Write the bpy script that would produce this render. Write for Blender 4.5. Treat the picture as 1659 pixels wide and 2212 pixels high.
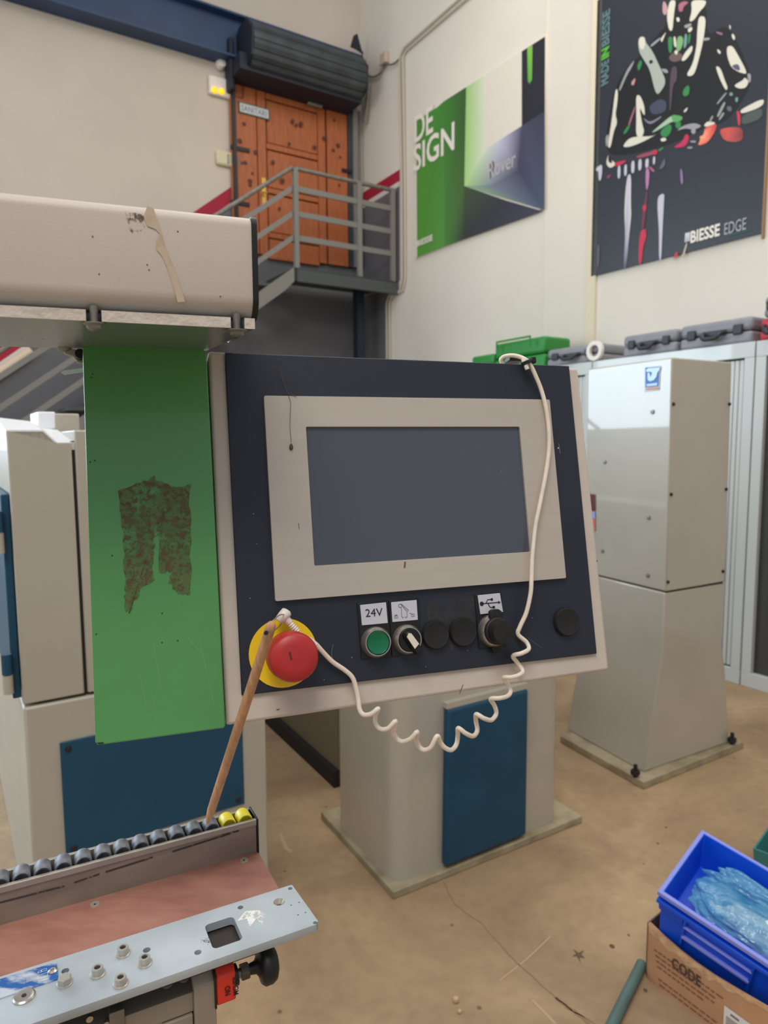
import bpy, bmesh, math, random
from mathutils import Vector as V, Matrix
from mathutils.geometry import delaunay_2d_cdt
random.seed(7)
S = bpy.context.scene
for o in list(bpy.data.objects): bpy.data.objects.remove(o)
W, H = 1659, 2212
# ---------------------------------------------------------------- camera
FPX, PITCH, ROLL = 1495.0, 5.93, -0.38
CAM = V((0, 0, 1.5))
cd = bpy.data.cameras.new('camera'); cam = bpy.data.objects.new('camera', cd); S.collection.objects.link(cam)
cd.sensor_fit = 'HORIZONTAL'; cd.sensor_width = 36; cd.lens = FPX / W * 36
cd.clip_start = .02; cd.clip_end = 60
p_, r_ = math.radians(PITCH), math.radians(ROLL)
FW = V((0, math.cos(p_), -math.sin(p_))); UP0 = V((0, math.sin(p_), math.cos(p_))); RT0 = V((1, 0, 0))
RT = RT0 * math.cos(r_) + UP0 * math.sin(r_); UP = UP0 * math.cos(r_) - RT0 * math.sin(r_)
m3 = Matrix((RT, UP, -FW)).transposed()
cam.matrix_world = Matrix.Translation(CAM) @ m3.to_4x4()
cd.dof.use_dof = True; cd.dof.focus_distance = .74; cd.dof.aperture_fstop = 11
S.camera = cam
# ---------------------------------------------------------------- world, lamps, exposure
w = bpy.data.worlds.new('world'); S.world = w; w.use_nodes = True
bg = w.node_tree.nodes['Background']; bg.inputs[0].default_value = (.84, .89, 1.0, 1); bg.inputs[1].default_value = .50
def area(name, loc, target, sx, sy, power, col):
    l = bpy.data.lights.new(name, 'AREA'); l.shape = 'RECTANGLE'; l.size = sx; l.size_y = sy; l.energy = power; l.color = col
    o = bpy.data.objects.new(name, l); S.collection.objects.link(o); o.location = loc
    d = V(target) - V(loc); o.rotation_euler = d.to_track_quat('-Z', 'Y').to_euler(); return o
area('skylight', (-.5, -1.5, 5.6), (.3, 1.6, .9), 2.4, 1.8, 150, (1, .94, .86))
area('skylight', (1.4, 3.6, 6.8), (1.8, 5.0, 0), 4.5, 3.0, 190, (1, .94, .86))
area('gate_daylight', (-5.6, 1.6, 3.0), (1.5, 6.0, 2.4), 3.6, 2.9, 110, (.80, .91, 1.0))
area('window_daylight', (-6.03, 4.93, 3.0), (-6.03 + .539 * 5, 4.93 - .842 * 5, 3.0), 3.6, 3.0, 330, (.68, .86, 1.0))
S.view_settings.view_transform = 'Standard'; S.view_settings.look = 'None'; S.view_settings.gamma = 1
S.view_settings.use_curve_mapping = False; S.view_settings.exposure = -0.08
# ---------------------------------------------------------------- measuring the place (photo rays meeting the real planes)
def ray(px, py): return (FW + RT * ((px - W / 2) / FPX) - UP * ((py - H / 2) / FPX))
def hit(px, py, P, n):
    d = ray(px, py); return CAM + d * ((P - CAM).dot(n) / d.dot(n))
Z = V((0, 0, 1))
def hz(px, py, z=0.0): return hit(px, py, V((0, 0, z)), Z)
def depth(px, py, d): return CAM + ray(px, py) * d
def H2(deg): a = math.radians(deg); return V((math.sin(a), math.cos(a), 0))
# ---------------------------------------------------------------- materials
def lin(c):
    return tuple(((v / 255) / 12.92 if v / 255 <= .04045 else ((v / 255 + .055) / 1.055) ** 2.4) for v in c) + (1,)
def M(name, c, rough=.5, metal=0.0, var=0.0, vs=6.0, bump=0.0, bs=200.0, c2=None, coat=0.0, stretch=None, emit=0, alpha=1, trans=0, th=None, spec=.5):
    m = bpy.data.materials.new(name); m.use_nodes = True; N = m.node_tree.nodes; L = m.node_tree.links; b = N['Principled BSDF']
    b.inputs['Base Color'].default_value = lin(c); b.inputs['Roughness'].default_value = rough; b.inputs['Metallic'].default_value = metal
    b.inputs['Coat Weight'].default_value = coat; b.inputs['Specular IOR Level'].default_value = spec
    tc = N.new('ShaderNodeTexCoord'); mp = N.new('ShaderNodeMapping'); L.new(tc.outputs['Object'], mp.inputs[0])
    if stretch: mp.inputs['Scale'].default_value = stretch
    if var or c2:
        n = N.new('ShaderNodeTexNoise'); n.inputs['Scale'].default_value = vs; n.inputs['Detail'].default_value = 8; L.new(mp.outputs[0], n.inputs[0])
        r = N.new('ShaderNodeValToRGB'); L.new(n.outputs[0], r.inputs[0])
        a, bb = th or (.3, .7)
        r.color_ramp.elements[0].position = a; r.color_ramp.elements[1].position = bb
        k = c2 or tuple(min(255, v * (1 + var)) for v in c)
        c1 = c if c2 else tuple(v * (1 - var) for v in c)
        r.color_ramp.elements[0].color = lin(c1); r.color_ramp.elements[1].color = lin(k); L.new(r.outputs[0], b.inputs['Base Color'])
    if bump:
        n2 = N.new('ShaderNodeTexNoise'); n2.inputs['Scale'].default_value = bs; n2.inputs['Detail'].default_value = 3; L.new(mp.outputs[0], n2.inputs[0])
        u = N.new('ShaderNodeBump'); u.inputs['Strength'].default_value = bump; u.inputs['Distance'].default_value = .4 / bs
        L.new(n2.outputs[0], u.inputs['Height']); L.new(u.outputs[0], b.inputs['Normal'])
    if emit: b.inputs['Emission Color'].default_value = lin(c); b.inputs['Emission Strength'].default_value = emit
    if alpha < 1: b.inputs['Alpha'].default_value = alpha
    if trans: b.inputs['Transmission Weight'].default_value = trans
    return m
def patchy(name, c, scale, lo, hi, c2=None, rough=.7, stretch=None):
    """thin film whose coverage breaks up with noise (glue residue, scuffs)"""
    m = M(name, c, rough, c2=c2, vs=scale * .6, stretch=stretch); N = m.node_tree.nodes; L = m.node_tree.links
    tc = N.new('ShaderNodeTexCoord'); mp = N.new('ShaderNodeMapping'); L.new(tc.outputs['Object'], mp.inputs[0])
    if stretch: mp.inputs['Scale'].default_value = stretch
    n = N.new('ShaderNodeTexNoise'); n.inputs['Scale'].default_value = scale; n.inputs['Detail'].default_value = 9; n.inputs['Roughness'].default_value = .75
    L.new(mp.outputs[0], n.inputs[0]); r = N.new('ShaderNodeValToRGB'); L.new(n.outputs[0], r.inputs[0])
    r.color_ramp.elements[0].position = lo; r.color_ramp.elements[1].position = hi
    L.new(r.outputs[0], N['Principled BSDF'].inputs['Alpha']); return m
def printed(name, rough=.5):
    m = bpy.data.materials.new(name); m.use_nodes = True; N = m.node_tree.nodes; b = N['Principled BSDF']
    a = N.new('ShaderNodeVertexColor'); a.layer_name = 'Col'; m.node_tree.links.new(a.outputs[0], b.inputs['Base Color']); b.inputs['Roughness'].default_value = rough
    return m
WALLB = M('painted_plaster_beige', (205, 194, 180), .9, var=.035, vs=.8, bump=.15, bs=30)
WALLR = M('painted_plaster_white', (220, 212, 198), .9, var=.03, vs=.7, bump=.12, bs=30)
GREYP = M('grey_wall_paint', (104, 104, 107), .75, var=.05, vs=1.5)
REDP = M('crimson_wall_paint', (165, 24, 52), .7)
WHITEP = M('white_wall_paint', (215, 208, 200), .7)
BEIGE = M('beige_textured_enamel', (204, 193, 180), .5, var=.02, vs=9, bump=.25, bs=700)
BEIGE2 = M('beige_console_enamel', (206, 194, 180), .55, var=.03, vs=12, bump=.35, bs=600)
NAVY = M('navy_textured_enamel', (33, 39, 52), .5, var=.06, vs=10, bump=.25, bs=900)
SILVER = M('satin_silver_bezel', (196, 186, 173), .42, .2, var=.012, vs=14, bump=.05, bs=300, stretch=(1, 1, 6))
SCREEN = M('matte_screen_glass', (78, 82, 93), .2, var=.02, vs=4, spec=.6)
GREEN = M('green_enamel', (84, 154, 82), .3, var=.03, vs=5, bump=.06, bs=60, coat=.4)
BLACK = M('black_plastic', (18, 18, 20), .45)
BLACKM = M('black_matte_rubber', (26, 25, 26), .65, var=.1, vs=60)
RED = M('red_plastic', (182, 44, 44), .42, var=.05, vs=25)
YEL = M('yellow_enamel', (250, 210, 22), .45)
YELR = M('yellow_roller_plastic', (240, 222, 50), .4)
BTN = M('green_button_plastic', (12, 112, 72), .3)
CHROME = M('satin_nickel', (190, 182, 172), .3, .85)
STEEL = M('zinc_plated_steel', (186, 196, 202), .42, .4, var=.09, vs=9, bump=.04, bs=40)
STEELD = M('dull_steel', (140, 136, 128), .45, .6, var=.1, vs=30)
ALU = M('anodised_aluminium', (172, 165, 158), .4, .55, var=.06, vs=14)
ALUF = M('worn_aluminium_fence', (150, 138, 126), .5, .3, var=.12, vs=8, stretch=(1, 1, 5))
BOARD = M('red_brown_phenolic_board', (150, 100, 88), .38, c2=(171, 123, 108), vs=7, bump=.05, bs=40, th=(.3, .7), stretch=(3, 8, 3))
ROLL = M('dark_grey_roller_rubber', (74, 78, 88), .5, c2=(140, 142, 148), vs=90)
WOOD = M('worn_wood_stick', (190, 144, 104), .6, var=.10, vs=40, stretch=(6, 6, 1), bump=.2, bs=150)
WCORD = M('cream_white_cable', (235, 222, 205), .45, var=.04, vs=60)
WPLAS = M('white_plastic', (238, 230, 220), .4)
PAPER = M('white_label', (205, 205, 212), .5)
INK = M('black_ink', (22, 22, 26), .6)
MACH = M('machine_grey_beige_enamel', (176, 170, 156), .38, var=.02, vs=3, bump=.05, bs=50)
MACH2 = M('column_grey_beige_enamel', (180, 174, 160), .3, var=.025, vs=2.5, coat=.9)
MWHITE = M('lit_white_enamel', (232, 236, 240), .4)  # blown-out light on the machine top is put into this white
FLANGE = M('dirty_cream_flange', (168, 156, 128), .7, c2=(120, 108, 82), vs=9, th=(.45, .75), bump=.3, bs=60)
MBLUE = M('deep_blue_enamel', (8, 68, 96), .55, var=.05, vs=6)
DARK = M('dark_metal', (30, 28, 28), .7)  # plain dark finish for screws, plinth and joints
CABM = M('light_grey_cabinet_enamel', (196, 200, 196), .3, coat=.5)
CABG = M('cabinet_gap_shade', (60, 60, 56), .7)
PINE = M('orange_stained_pine', (186, 106, 58), .5, c2=(160, 82, 44), vs=9, stretch=(8, 8, .7), bump=.08, bs=30)
PINED = M('dark_pine_moulding', (120, 58, 36), .5)
KNOT = M('pine_knot', (88, 42, 28), .6)
SHUT = M('dark_shutter_metal', (62, 66, 70), .45, .3, var=.15, vs=6)
SHUTB = M('dark_navy_bracket', (24, 30, 44), .6)
BEAMB = M('blue_steel_beam', (36, 62, 98), .5, var=.08, vs=2)
RAILG = M('grey_painted_rail', (126, 124, 118), .5)
PLATG = M('dark_grey_platform', (72, 76, 78), .6)
CONC = None
CARD = M('brown_cardboard', (190, 142, 104), .8, var=.05, vs=8, bump=.1, bs=80)
CARDT = M('torn_cardboard', (222, 186, 146), .9, c2=(190, 145, 105), vs=40, bump=.6, bs=120)
CARDD = M('cardboard_inside_shaded', (120, 92, 78), .9)  # darker copy of the cardboard, shade inside the box put into the colour
BBIN = M('blue_bin_plastic', (14, 84, 222), .38)
BRIM = M('pale_blue_rim', (135, 145, 225), .45)  # paler blue than the bin shell
TEAL = M('teal_crate_plastic', (62, 128, 124), .5)
HOSE = M('teal_grey_rubber_hose', (86, 112, 108), .6, var=.08, vs=12)
CASEG = M('grey_case_plastic', (138, 138, 144), .5, var=.04, vs=8)
CASED = M('dark_case_plastic', (48, 50, 58), .5)
CASER = M('red_case_plastic', (200, 50, 62), .5)
CRATEG = M('green_case_plastic', (40, 135, 52), .45)
LAMP = M('lit_amber_lamp', (255, 176, 24), .5, emit=1.5)
LST = M('light_steel', (186, 180, 170), .35, .5)
BRASS = M('brass', (214, 170, 90), .35, .7)
def floor_mat():
    m = M('worn_concrete_floor', (152, 122, 92), .7); N = m.node_tree.nodes; L = m.node_tree.links; b = N['Principled BSDF']
    tc = N.new('ShaderNodeTexCoord')
    n = N.new('ShaderNodeTexNoise'); n.inputs['Scale'].default_value = 1.6; n.inputs['Detail'].default_value = 10; n.inputs['Roughness'].default_value = .62; n.inputs['Distortion'].default_value = .6
    L.new(tc.outputs['Object'], n.inputs[0]); r = N.new('ShaderNodeValToRGB'); L.new(n.outputs[0], r.inputs[0])
    e = r.color_ramp.elements; e[0].position = .28; e[0].color = lin((140, 114, 87)); e[1].position = .74; e[1].color = lin((194, 166, 130))
    x = e.new(.5); x.color = lin((165, 139, 107))
    n2 = N.new('ShaderNodeTexNoise'); n2.inputs['Scale'].default_value = 26; n2.inputs['Detail'].default_value = 6; L.new(tc.outputs['Object'], n2.inputs[0])
    r2 = N.new('ShaderNodeValToRGB'); L.new(n2.outputs[0], r2.inputs[0]); r2.color_ramp.elements[0].position = .25; r2.color_ramp.elements[0].color = (.72, .72, .72, 1); r2.color_ramp.elements[1].position = .55; r2.color_ramp.elements[1].color = (1, 1, 1, 1)
    mx = N.new('ShaderNodeMix'); mx.data_type = 'RGBA'; mx.blend_type = 'MULTIPLY'; mx.inputs[0].default_value = .45
    L.new(r.outputs[0], mx.inputs[6]); L.new(r2.outputs[0], mx.inputs[7])
    vo = N.new('ShaderNodeTexVoronoi'); vo.inputs['Scale'].default_value = 5.5; L.new(tc.outputs['Object'], vo.inputs[0])
    r3 = N.new('ShaderNodeValToRGB'); L.new(vo.outputs['Distance'], r3.inputs[0]); r3.color_ramp.elements[0].position = .025; r3.color_ramp.elements[0].color = (.35, .3, .28, 1); r3.color_ramp.elements[1].position = .045; r3.color_ramp.elements[1].color = (1, 1, 1, 1)
    my = N.new('ShaderNodeMix'); my.data_type = 'RGBA'; my.blend_type = 'MULTIPLY'; my.inputs[0].default_value = .8
    L.new(mx.outputs[2], my.inputs[6]); L.new(r3.outputs[0], my.inputs[7]); L.new(my.outputs[2], b.inputs['Base Color'])
    u = N.new('ShaderNodeBump'); u.inputs['Strength'].default_value = .2; u.inputs['Distance'].default_value = .01; L.new(n2.outputs[0], u.inputs['Height']); L.new(u.outputs[0], b.inputs['Normal'])
    return m
CONC = floor_mat()
# ---------------------------------------------------------------- mesh builder
class MB:
    def __init__(s): s.v = []; s.f = []; s.col = None
    def add(s, vs, fs):
        k = len(s.v); s.v += [V(p) for p in vs]; s.f += [tuple(i + k for i in f) for f in fs]; return s
    def box(s, P, a, b, c):
        P = V(P); q = [P, P + a, P + a + b, P + b]; q += [p + c for p in q]
        return s.add(q, [(0, 3, 2, 1), (4, 5, 6, 7), (0, 1, 5, 4), (1, 2, 6, 5), (2, 3, 7, 6), (3, 0, 4, 7)])
    def prism(s, pts, vec):
        n = len(pts); q = [V(p) for p in pts] + [V(p) + vec for p in pts]
        return s.add(q, [tuple(range(n))[::-1], tuple(range(n, 2 * n))] + [(i, (i + 1) % n, n + (i + 1) % n, n + i) for i in range(n)])
    def face(s, pts): return s.add(pts, [tuple(range(len(pts)))])
    def loft(s, rings, caps=True):
        n = len(rings[0]); q = [p for r in rings for p in r]; f = []
        for k in range(len(rings) - 1):
            for i in range(n):
                j = (i + 1) % n; f.append((k * n + i, k * n + j, (k + 1) * n + j, (k + 1) * n + i))
        if caps: f += [tuple(range(n))[::-1], tuple(range((len(rings) - 1) * n, len(rings) * n))]
        return s.add(q, f)
    def lathe(s, P, ax, prof, n=28, caps=True):
        ax = ax.normalized(); t = ax.orthogonal().normalized(); b = ax.cross(t)
        return s.loft([[P + ax * h + (t * math.cos(2 * math.pi * i / n) + b * math.sin(2 * math.pi * i / n)) * max(r, 1e-5) for i in range(n)] for r, h in prof], caps)
    def cyl(s, A, B, r, r2=None, n=16): d = B - A; return s.lathe(A, d, [(r, 0), (r if r2 is None else r2, d.length)], n)
    def tube(s, pts, r, n=10, closed=False):
        pts = [V(p) for p in pts]; rings = []; m = len(pts); up = None
        for i, p in enumerate(pts):
            d = (pts[min(i + 1, m - 1)] - pts[max(i - 1, 0)]); d.normalize()
            if up is None: up = d.orthogonal().normalized()
            up = (up - d * up.dot(d)).normalized(); b = d.cross(up)
            rr = r[i] if isinstance(r, (list, tuple)) else r
            rings.append([p + (up * math.cos(2 * math.pi * k / n) + b * math.sin(2 * math.pi * k / n)) * rr for k in range(n)])
        return s.loft(rings)
    def plate(s, o2, holes, P, ex, ey, vec):
        """flat plate with holes; outline & holes in 2-D (ex,ey) coordinates"""
        pts = list(o2); edges = []; n = len(o2); edges += [(i, (i + 1) % n) for i in range(n)]; faces = [list(range(n))]
        for h in holes:
            k = len(pts); pts += h; edges += [(k + i, k + (i + 1) % len(h)) for i in range(len(h))]
        r = delaunay_2d_cdt([V((a, b)) for a, b in pts], edges, faces, 1, 1e-7)
        vs, fs = r[0], r[2]
        def inside(p, poly):
            c = False; j = len(poly) - 1
            for i in range(len(poly)):
                if (poly[i][1] > p[1]) != (poly[j][1] > p[1]) and p[0] < (poly[j][0] - poly[i][0]) * (p[1] - poly[i][1]) / (poly[j][1] - poly[i][1]) + poly[i][0]: c = not c
                j = i
            return c
        keep = []
        for f in fs:
            c = sum((V(vs[i]) for i in f), V((0, 0))) / len(f)
            if inside(c, o2) and not any(inside(c, h) for h in holes): keep.append(tuple(f))
        nv = len(vs); q = [P + ex * a[0] + ey * a[1] for a in vs]; q += [p + vec for p in q]
        F = [f for f in keep] + [tuple(i + nv for i in f[::-1]) for f in keep]
        cnt = {}
        for f in keep:
            for i in range(len(f)):
                e = (f[i], f[(i + 1) % len(f)])
                cnt[e] = 1
        for (a, b) in cnt:
            if (b, a) not in cnt: F.append((b, a, a + nv, b + nv))
        return s.add(q, F)
def setp(o, label=None, cat=None, group=None, kind=None):
    if label: o['label'] = label
    if cat: o['category'] = cat
    if group: o['group'] = group
    if kind: o['kind'] = kind
    return o
def root(name, loc, label, cat, group=None):
    o = bpy.data.objects.new(name, None); o.empty_display_size = .05; o.location = loc; S.collection.objects.link(o)
    o['wl'] = list(loc); return setp(o, label, cat, group)
def worg(o): return V(o['wl']) if 'wl' in o.keys() else V(o.location)
def obj(name, mb, mat, parent=None, label=None, cat=None, group=None, kind=None, bevel=0, seg=2, smooth=None, org=None, cols=None, own=False):
    if org is None:
        if parent is not None and not own: org = worg(parent)
        else:
            xs = [p.x for p in mb.v]; ys = [p.y for p in mb.v]; zs = [p.z for p in mb.v]
            org = V(((min(xs) + max(xs)) / 2, (min(ys) + max(ys)) / 2, min(zs)))
    me = bpy.data.meshes.new(name); me.from_pydata([p - org for p in mb.v], [], mb.f); me.materials.append(mat)
    bm = bmesh.new(); bm.from_mesh(me); 
    if len(bm.faces) > 1: bmesh.ops.recalc_face_normals(bm, faces=bm.faces)
    bm.to_mesh(me); bm.free()
    if cols:
        a = me.color_attributes.new('Col', 'FLOAT_COLOR', 'POINT')
        for i, c in enumerate(cols): a.data[i].color = lin(c)
    o = bpy.data.objects.new(name, me); S.collection.objects.link(o)
    if parent is not None: o.parent = parent; o.location = org - worg(parent)
    else: o.location = org
    o['wl'] = list(org)
    if smooth is not None:
        me.polygons.foreach_set('use_smooth', [True] * len(me.polygons)); me.set_sharp_from_angle(angle=math.radians(smooth))
    if bevel:
        b = o.modifiers.new('bevel', 'BEVEL'); b.width = bevel; b.segments = seg; b.limit_method = 'ANGLE'; b.angle_limit = math.radians(30)
        me.polygons.foreach_set('use_smooth', [True] * len(me.polygons)); me.set_sharp_from_angle(angle=math.radians(50))
    return setp(o, label, cat, group, kind)
def copy_part(o, d, parent=None):
    c = o.copy(); c.parent = parent if parent else o.parent; c.location = o.location + d; S.collection.objects.link(c)
    c['wl'] = list(worg(o) + d); return c
def copy_thing(r, d, label, group=None):
    def rec(o, par):
        c = o.copy(); c.parent = par; S.collection.objects.link(c)
        if par is None: c.location = o.location + d
        c['wl'] = list(worg(o) + d)
        for ch in [k for k in S.collection.objects if k.parent == o]: rec(ch, c)
        return c
    c = rec(r, None); c['label'] = label
    if group: c['group'] = group
    return c
def text(body, P, xd, yd, w_, h_, mat, parent, name='lettering', off=0.0, vec=None, bold=0.0, nrm=None, **kw):
    cu = bpy.data.curves.new('t', 'FONT'); cu.body = body; cu.offset = bold; cu.resolution_u = 3; o = bpy.data.objects.new('t', cu); S.collection.objects.link(o)
    bpy.context.view_layer.update(); dg = bpy.context.evaluated_depsgraph_get(); me = bpy.data.meshes.new_from_object(o.evaluated_get(dg))
    vs = [v.co.copy() for v in me.vertices]; fs = [tuple(p.vertices) for p in me.polygons]
    bpy.data.objects.remove(o); bpy.data.curves.remove(cu); bpy.data.meshes.remove(me)
    x0 = min(v.x for v in vs); x1 = max(v.x for v in vs); y0 = min(v.y for v in vs); y1 = max(v.y for v in vs)
    n = nrm if nrm else xd.cross(yd).normalized(); mb = MB()
    mb.add([P + xd * ((v.x - x0) / (x1 - x0) * w_) + yd * ((v.y - y0) / (y1 - y0) * h_) + n * off for v in vs], fs)
    return obj(name, mb, mat, parent, **kw)
def spline(P, k=6):
    out = []; n = len(P)
    for i in range(n - 1):
        a, b, c, d = P[max(i - 1, 0)], P[i], P[i + 1], P[min(i + 2, n - 1)]
        for j in range(k):
            t = j / k; out.append(.5 * ((2 * b) + (c - a) * t + (2 * a - 5 * b + 4 * c - d) * t * t + (3 * b - a - 3 * c + d) * t ** 3))
    out.append(P[-1]); return out
def ribbon(mb, P, wd, n):
    L_ = []; R_ = []
    for i, p in enumerate(P):
        d = (P[min(i + 1, len(P) - 1)] - P[max(i - 1, 0)]).normalized(); s = n.cross(d).normalized() * wd / 2; L_.append(p + s); R_.append(p - s)
    for i in range(len(P) - 1): mb.face([L_[i], L_[i + 1], R_[i + 1], R_[i]])
def disc2(cx, cy, r, n=16): return [(cx + r * math.cos(2 * math.pi * i / n), cy + r * math.sin(2 * math.pi * i / n)) for i in range(n)]
def rrect(x0, y0, x1, y1, r, n=4):
    out = []
    for cx, cy, a in ((x1 - r, y1 - r, 0), (x0 + r, y1 - r, 90), (x0 + r, y0 + r, 180), (x1 - r, y0 + r, 270)):
        for i in range(n + 1):
            t = math.radians(a + 90 * i / n); out.append((cx + r * math.cos(t), cy + r * math.sin(t)))
    return out
# ================================================================ ROOM
YB = 57.4
hB = H2(YB); r1 = H2(YB - 90)                      # hB runs along the back wall to the right; r1 runs along the right wall away from us
Pcab = hz(1640, 1492, 0)                            # foot of the metal cabinets
PR = Pcab + hB * .5; nR = -hB                       # right wall plane
cor = hit(782, 400, PR, nR); PB = V((cor.x, cor.y, 0)); nB = -r1
def wR(px, py, off=0.0): return hit(px, py, PR + nR * off, nR)
def wB(px, py, off=0.0): return hit(px, py, PB + nB * off, nB)
C0 = PB.copy()
HT = 7.5
fl = MB(); c_ = C0 + (-hB) * 12; 
fl.face([C0 + r1 * .3 + hB * .3, C0 - hB * 13 + r1 * .3, C0 - hB * 13 - r1 * 15, C0 + hB * .3 - r1 * 15])
obj('floor', fl, CONC, kind='structure', org=V((0, 0, 0)))
obj('wall_back', MB().box(C0 - hB * 13, hB * 13.0, r1 * .25, Z * HT), WALLB, kind='structure')
obj('wall_right', MB().box(C0 - r1 * 15, r1 * 15.25, hB * .25, Z * HT), WALLR, kind='structure')
win = obj('window_1', MB().box(C0 + (V((-6.03, 4.93, 0)) - C0).dot(hB) * hB - hB * 1.9 + Z * 1.38 - r1 * .06, hB * 3.8, r1 * .06, Z * .1).box(C0 + (V((-6.03, 4.93, 0)) - C0).dot(hB) * hB - hB * 1.9 + Z * 4.52 - r1 * .06, hB * 3.8, r1 * .06, Z * .1), WALLB, kind='structure')
# painted dado and stripe on the back wall (thin coats of paint)
tr = root('trim_1', (C0 - hB * 3), None, None); tr['kind'] = 'structure'
def paint(fn, pts, off, mat, name): obj(name, MB().face([fn(x, y, off) for x, y in pts]), mat, tr)
def bB(x): return 782 - .69 * x      # lower edge of the red stripe in the photo, on the back wall
paint(wB, [(-300, 1000), (-300, bB(-300)), (499, bB(499)), (752, 436), (782, 440), (782, 1500), (-300, 1500)], .004, GREYP, 'grey_paint')
paint(wB, [(-300, bB(-300) - 44), (499, bB(499) - 34), (499, bB(499)), (-300, bB(-300))], .008, REDP, 'red_stripe')
paint(wB, [(-300, bB(-300)), (499, bB(499)), (499, bB(499) + 9), (-300, bB(-300) + 11)], .008, WHITEP, 'white_stripe')
paint(wB, [(750, 418), (782, 420), (782, 436), (750, 433)], .008, REDP, 'red_stripe')
paint(wR, [(783, 447), (820, 430), (863, 402), (864, 605), (838, 638), (834, 1300), (783, 1300)], .004, GREYP, 'grey_paint')
paint(wR, [(784, 416), (863, 366), (863, 391), (784, 440)], .008, REDP, 'red_stripe')
paint(wR, [(784, 440), (863, 391), (863, 402), (784, 450)], .008, WHITEP, 'white_stripe')
# vertical joint strip on the right wall
a = wR(1268, 700, .0); b = wR(1287, 700, .0)
tr2 = MB().box(V((a.x, a.y, 0)), V((b.x - a.x, b.y - a.y, 0)), nR * .02, Z * HT)
obj('trim_2', tr2, M('cream_joint_strip', (222, 210, 182), .8), kind='structure')
a = wR(1181, 60, .0); tr3 = MB().box(V((a.x, a.y, 0)), -r1 * .02, nR * .006, Z * HT); obj('trim_3', tr3, WALLR, kind='structure')
# blue steel beam on the back wall
zb1 = wB(600, 60, .2).z; zb0 = wB(300, 62, .2).z
bm_ = root('steel_beam', C0 - hB * 6 + Z * zb0 - r1 * .1, 'long blue steel beam running along the back wall above the door', 'beam')
Lb = 12.9; s0 = C0 - hB * 13
obj('web', MB().box(s0 + Z * (zb0 + .02) - r1 * .12, hB * Lb, r1 * .02, Z * (zb1 - zb0 - .04)), BEAMB, bm_)
obj('flange', MB().box(s0 + Z * zb0 - r1 * .22, hB * Lb, r1 * .22, Z * .02), BEAMB, bm_)
obj('flange', MB().box(s0 + Z * (zb1 - .02) - r1 * .22, hB * Lb, r1 * .22, Z * .02), BEAMB, bm_)
obj('corner_bracket', MB().prism([wB(758, 100, .24), wB(785, 112, .24), wB(784, 118, .24), wB(772, 72, .24), wB(765, 76, .24)], -nB * .02), SHUTB, bm_)
# ---------------------------------------------------------------- wooden door
zd = lambda y: wB(600, y, .03).z
def bx(name, x0, x1, y0, y1, off, th, mat, par, bev=.004, ref=None):
    """upright board on the back wall between two photo columns and two heights"""
    A = wB(x0, 400, off); B = wB(x1, 400, off)
    za, zb_ = (y0, y1)
    return obj(name, MB().box(V((A.x, A.y, za)), V((B.x - A.x, B.y - A.y, 0)), -nB * th, Z * (zb_ - za)), mat, par, bevel=bev)
zt, zbot = zd(185), wB(752, 578, .03).z
door = obj('door_1', MB().box(V((wB(502, 400, .02).x, wB(502, 400, .02).y, zbot)), wB(752, 400, .02) - wB(502, 400, .02) - Z * (wB(752, 400, .02) - wB(502, 400, .02)).z, -nB * .02, Z * (zt - zbot)), PINED, kind='structure')
ztop2 = zt
for x0, x1 in ((502, 557), (559, 577), (689, 704), (708, 751)): bx('stile', x0, x1, zbot, ztop2, .06, .035, PINE, door)
rows = [(195, 222), (316, 328), (411, 422), (506, 517), (560, 574)]
zr = [(zd(b_), zd(a_)) for a_, b_ in rows]; zr[-1] = (zbot, zd(562))
for za, zb_ in zr: bx('rail', 578, 688, za, zb_, .052, .03, PINE, door)
for i in range(4): bx('door_panel', 579, 687, zr[i + 1][1] + .012, zr[i][0] - .012, .04, .02, PINE, door)
for k, (x, y) in enumerate([(540, 178), (527, 268), (552, 330), (523, 352), (530, 352), (518, 305), (545, 375), (632, 262), (650, 268), (640, 270), (618, 205), (660, 200), (625, 310), (680, 318), (730, 315), (735, 340), (720, 325), (610, 390), (733, 400), (540, 400), (540, 392), (604, 450), (590, 350), (700, 300), (722, 260)]):
    P = wB(x, y, .062); obj('knot', MB().lathe(P, nB, [(.018 + .012 * ((k * 7) % 3) / 2, 0), (.001, .002)], 8), KNOT, door)
obj('door_plate', MB().box(wB(566, 448, .062), -Z * .001 + hB * .05, nB * .01, Z * .32), BRASS, door, bevel=.003)
obj('door_handle', MB().tube([wB(569, 415, .065), wB(569, 415, .12), wB(578, 417, .12)], .012), BRASS, door)
obj('door_closer', MB().box(wB(662, 229, .07), hB * .18, nB * .06, Z * .07), STEELD, door, bevel=.01)
for y in (322, 440): obj('hinge', MB().box(wB(497, y, .06), hB * .22, nB * .015, Z * .045), BLACK, door, bevel=.004)
for x, y in ((738, 241), (738, 371)): obj('hinge', MB().box(wB(x, y, .065), hB * .13, nB * .015, Z * .04), BLACK, door, bevel=.004)
A = wB(497, 300, 0)
obj('door_edge', MB().box(V((A.x, A.y, zbot)), hB * .04, nB * .09, Z * (zt + .05 - zbot)), BLACK, door)
sg = root('door_sign', wB(534, 238, .07), 'small green-edged white sign with lettering on left board of wooden door', 'sign')
ex = hB; A = wB(515, 243, .065)
obj('sign_back', MB().box(A - Z * .0, hB * .36, nB * .008, Z * .115), M('sign_green', (60, 90, 70), .6), sg)
obj('sign_face', MB().box(A + hB * .015 + Z * .012 + nB * .008, hB * .33, nB * .003, Z * .09), PAPER, sg)
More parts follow.
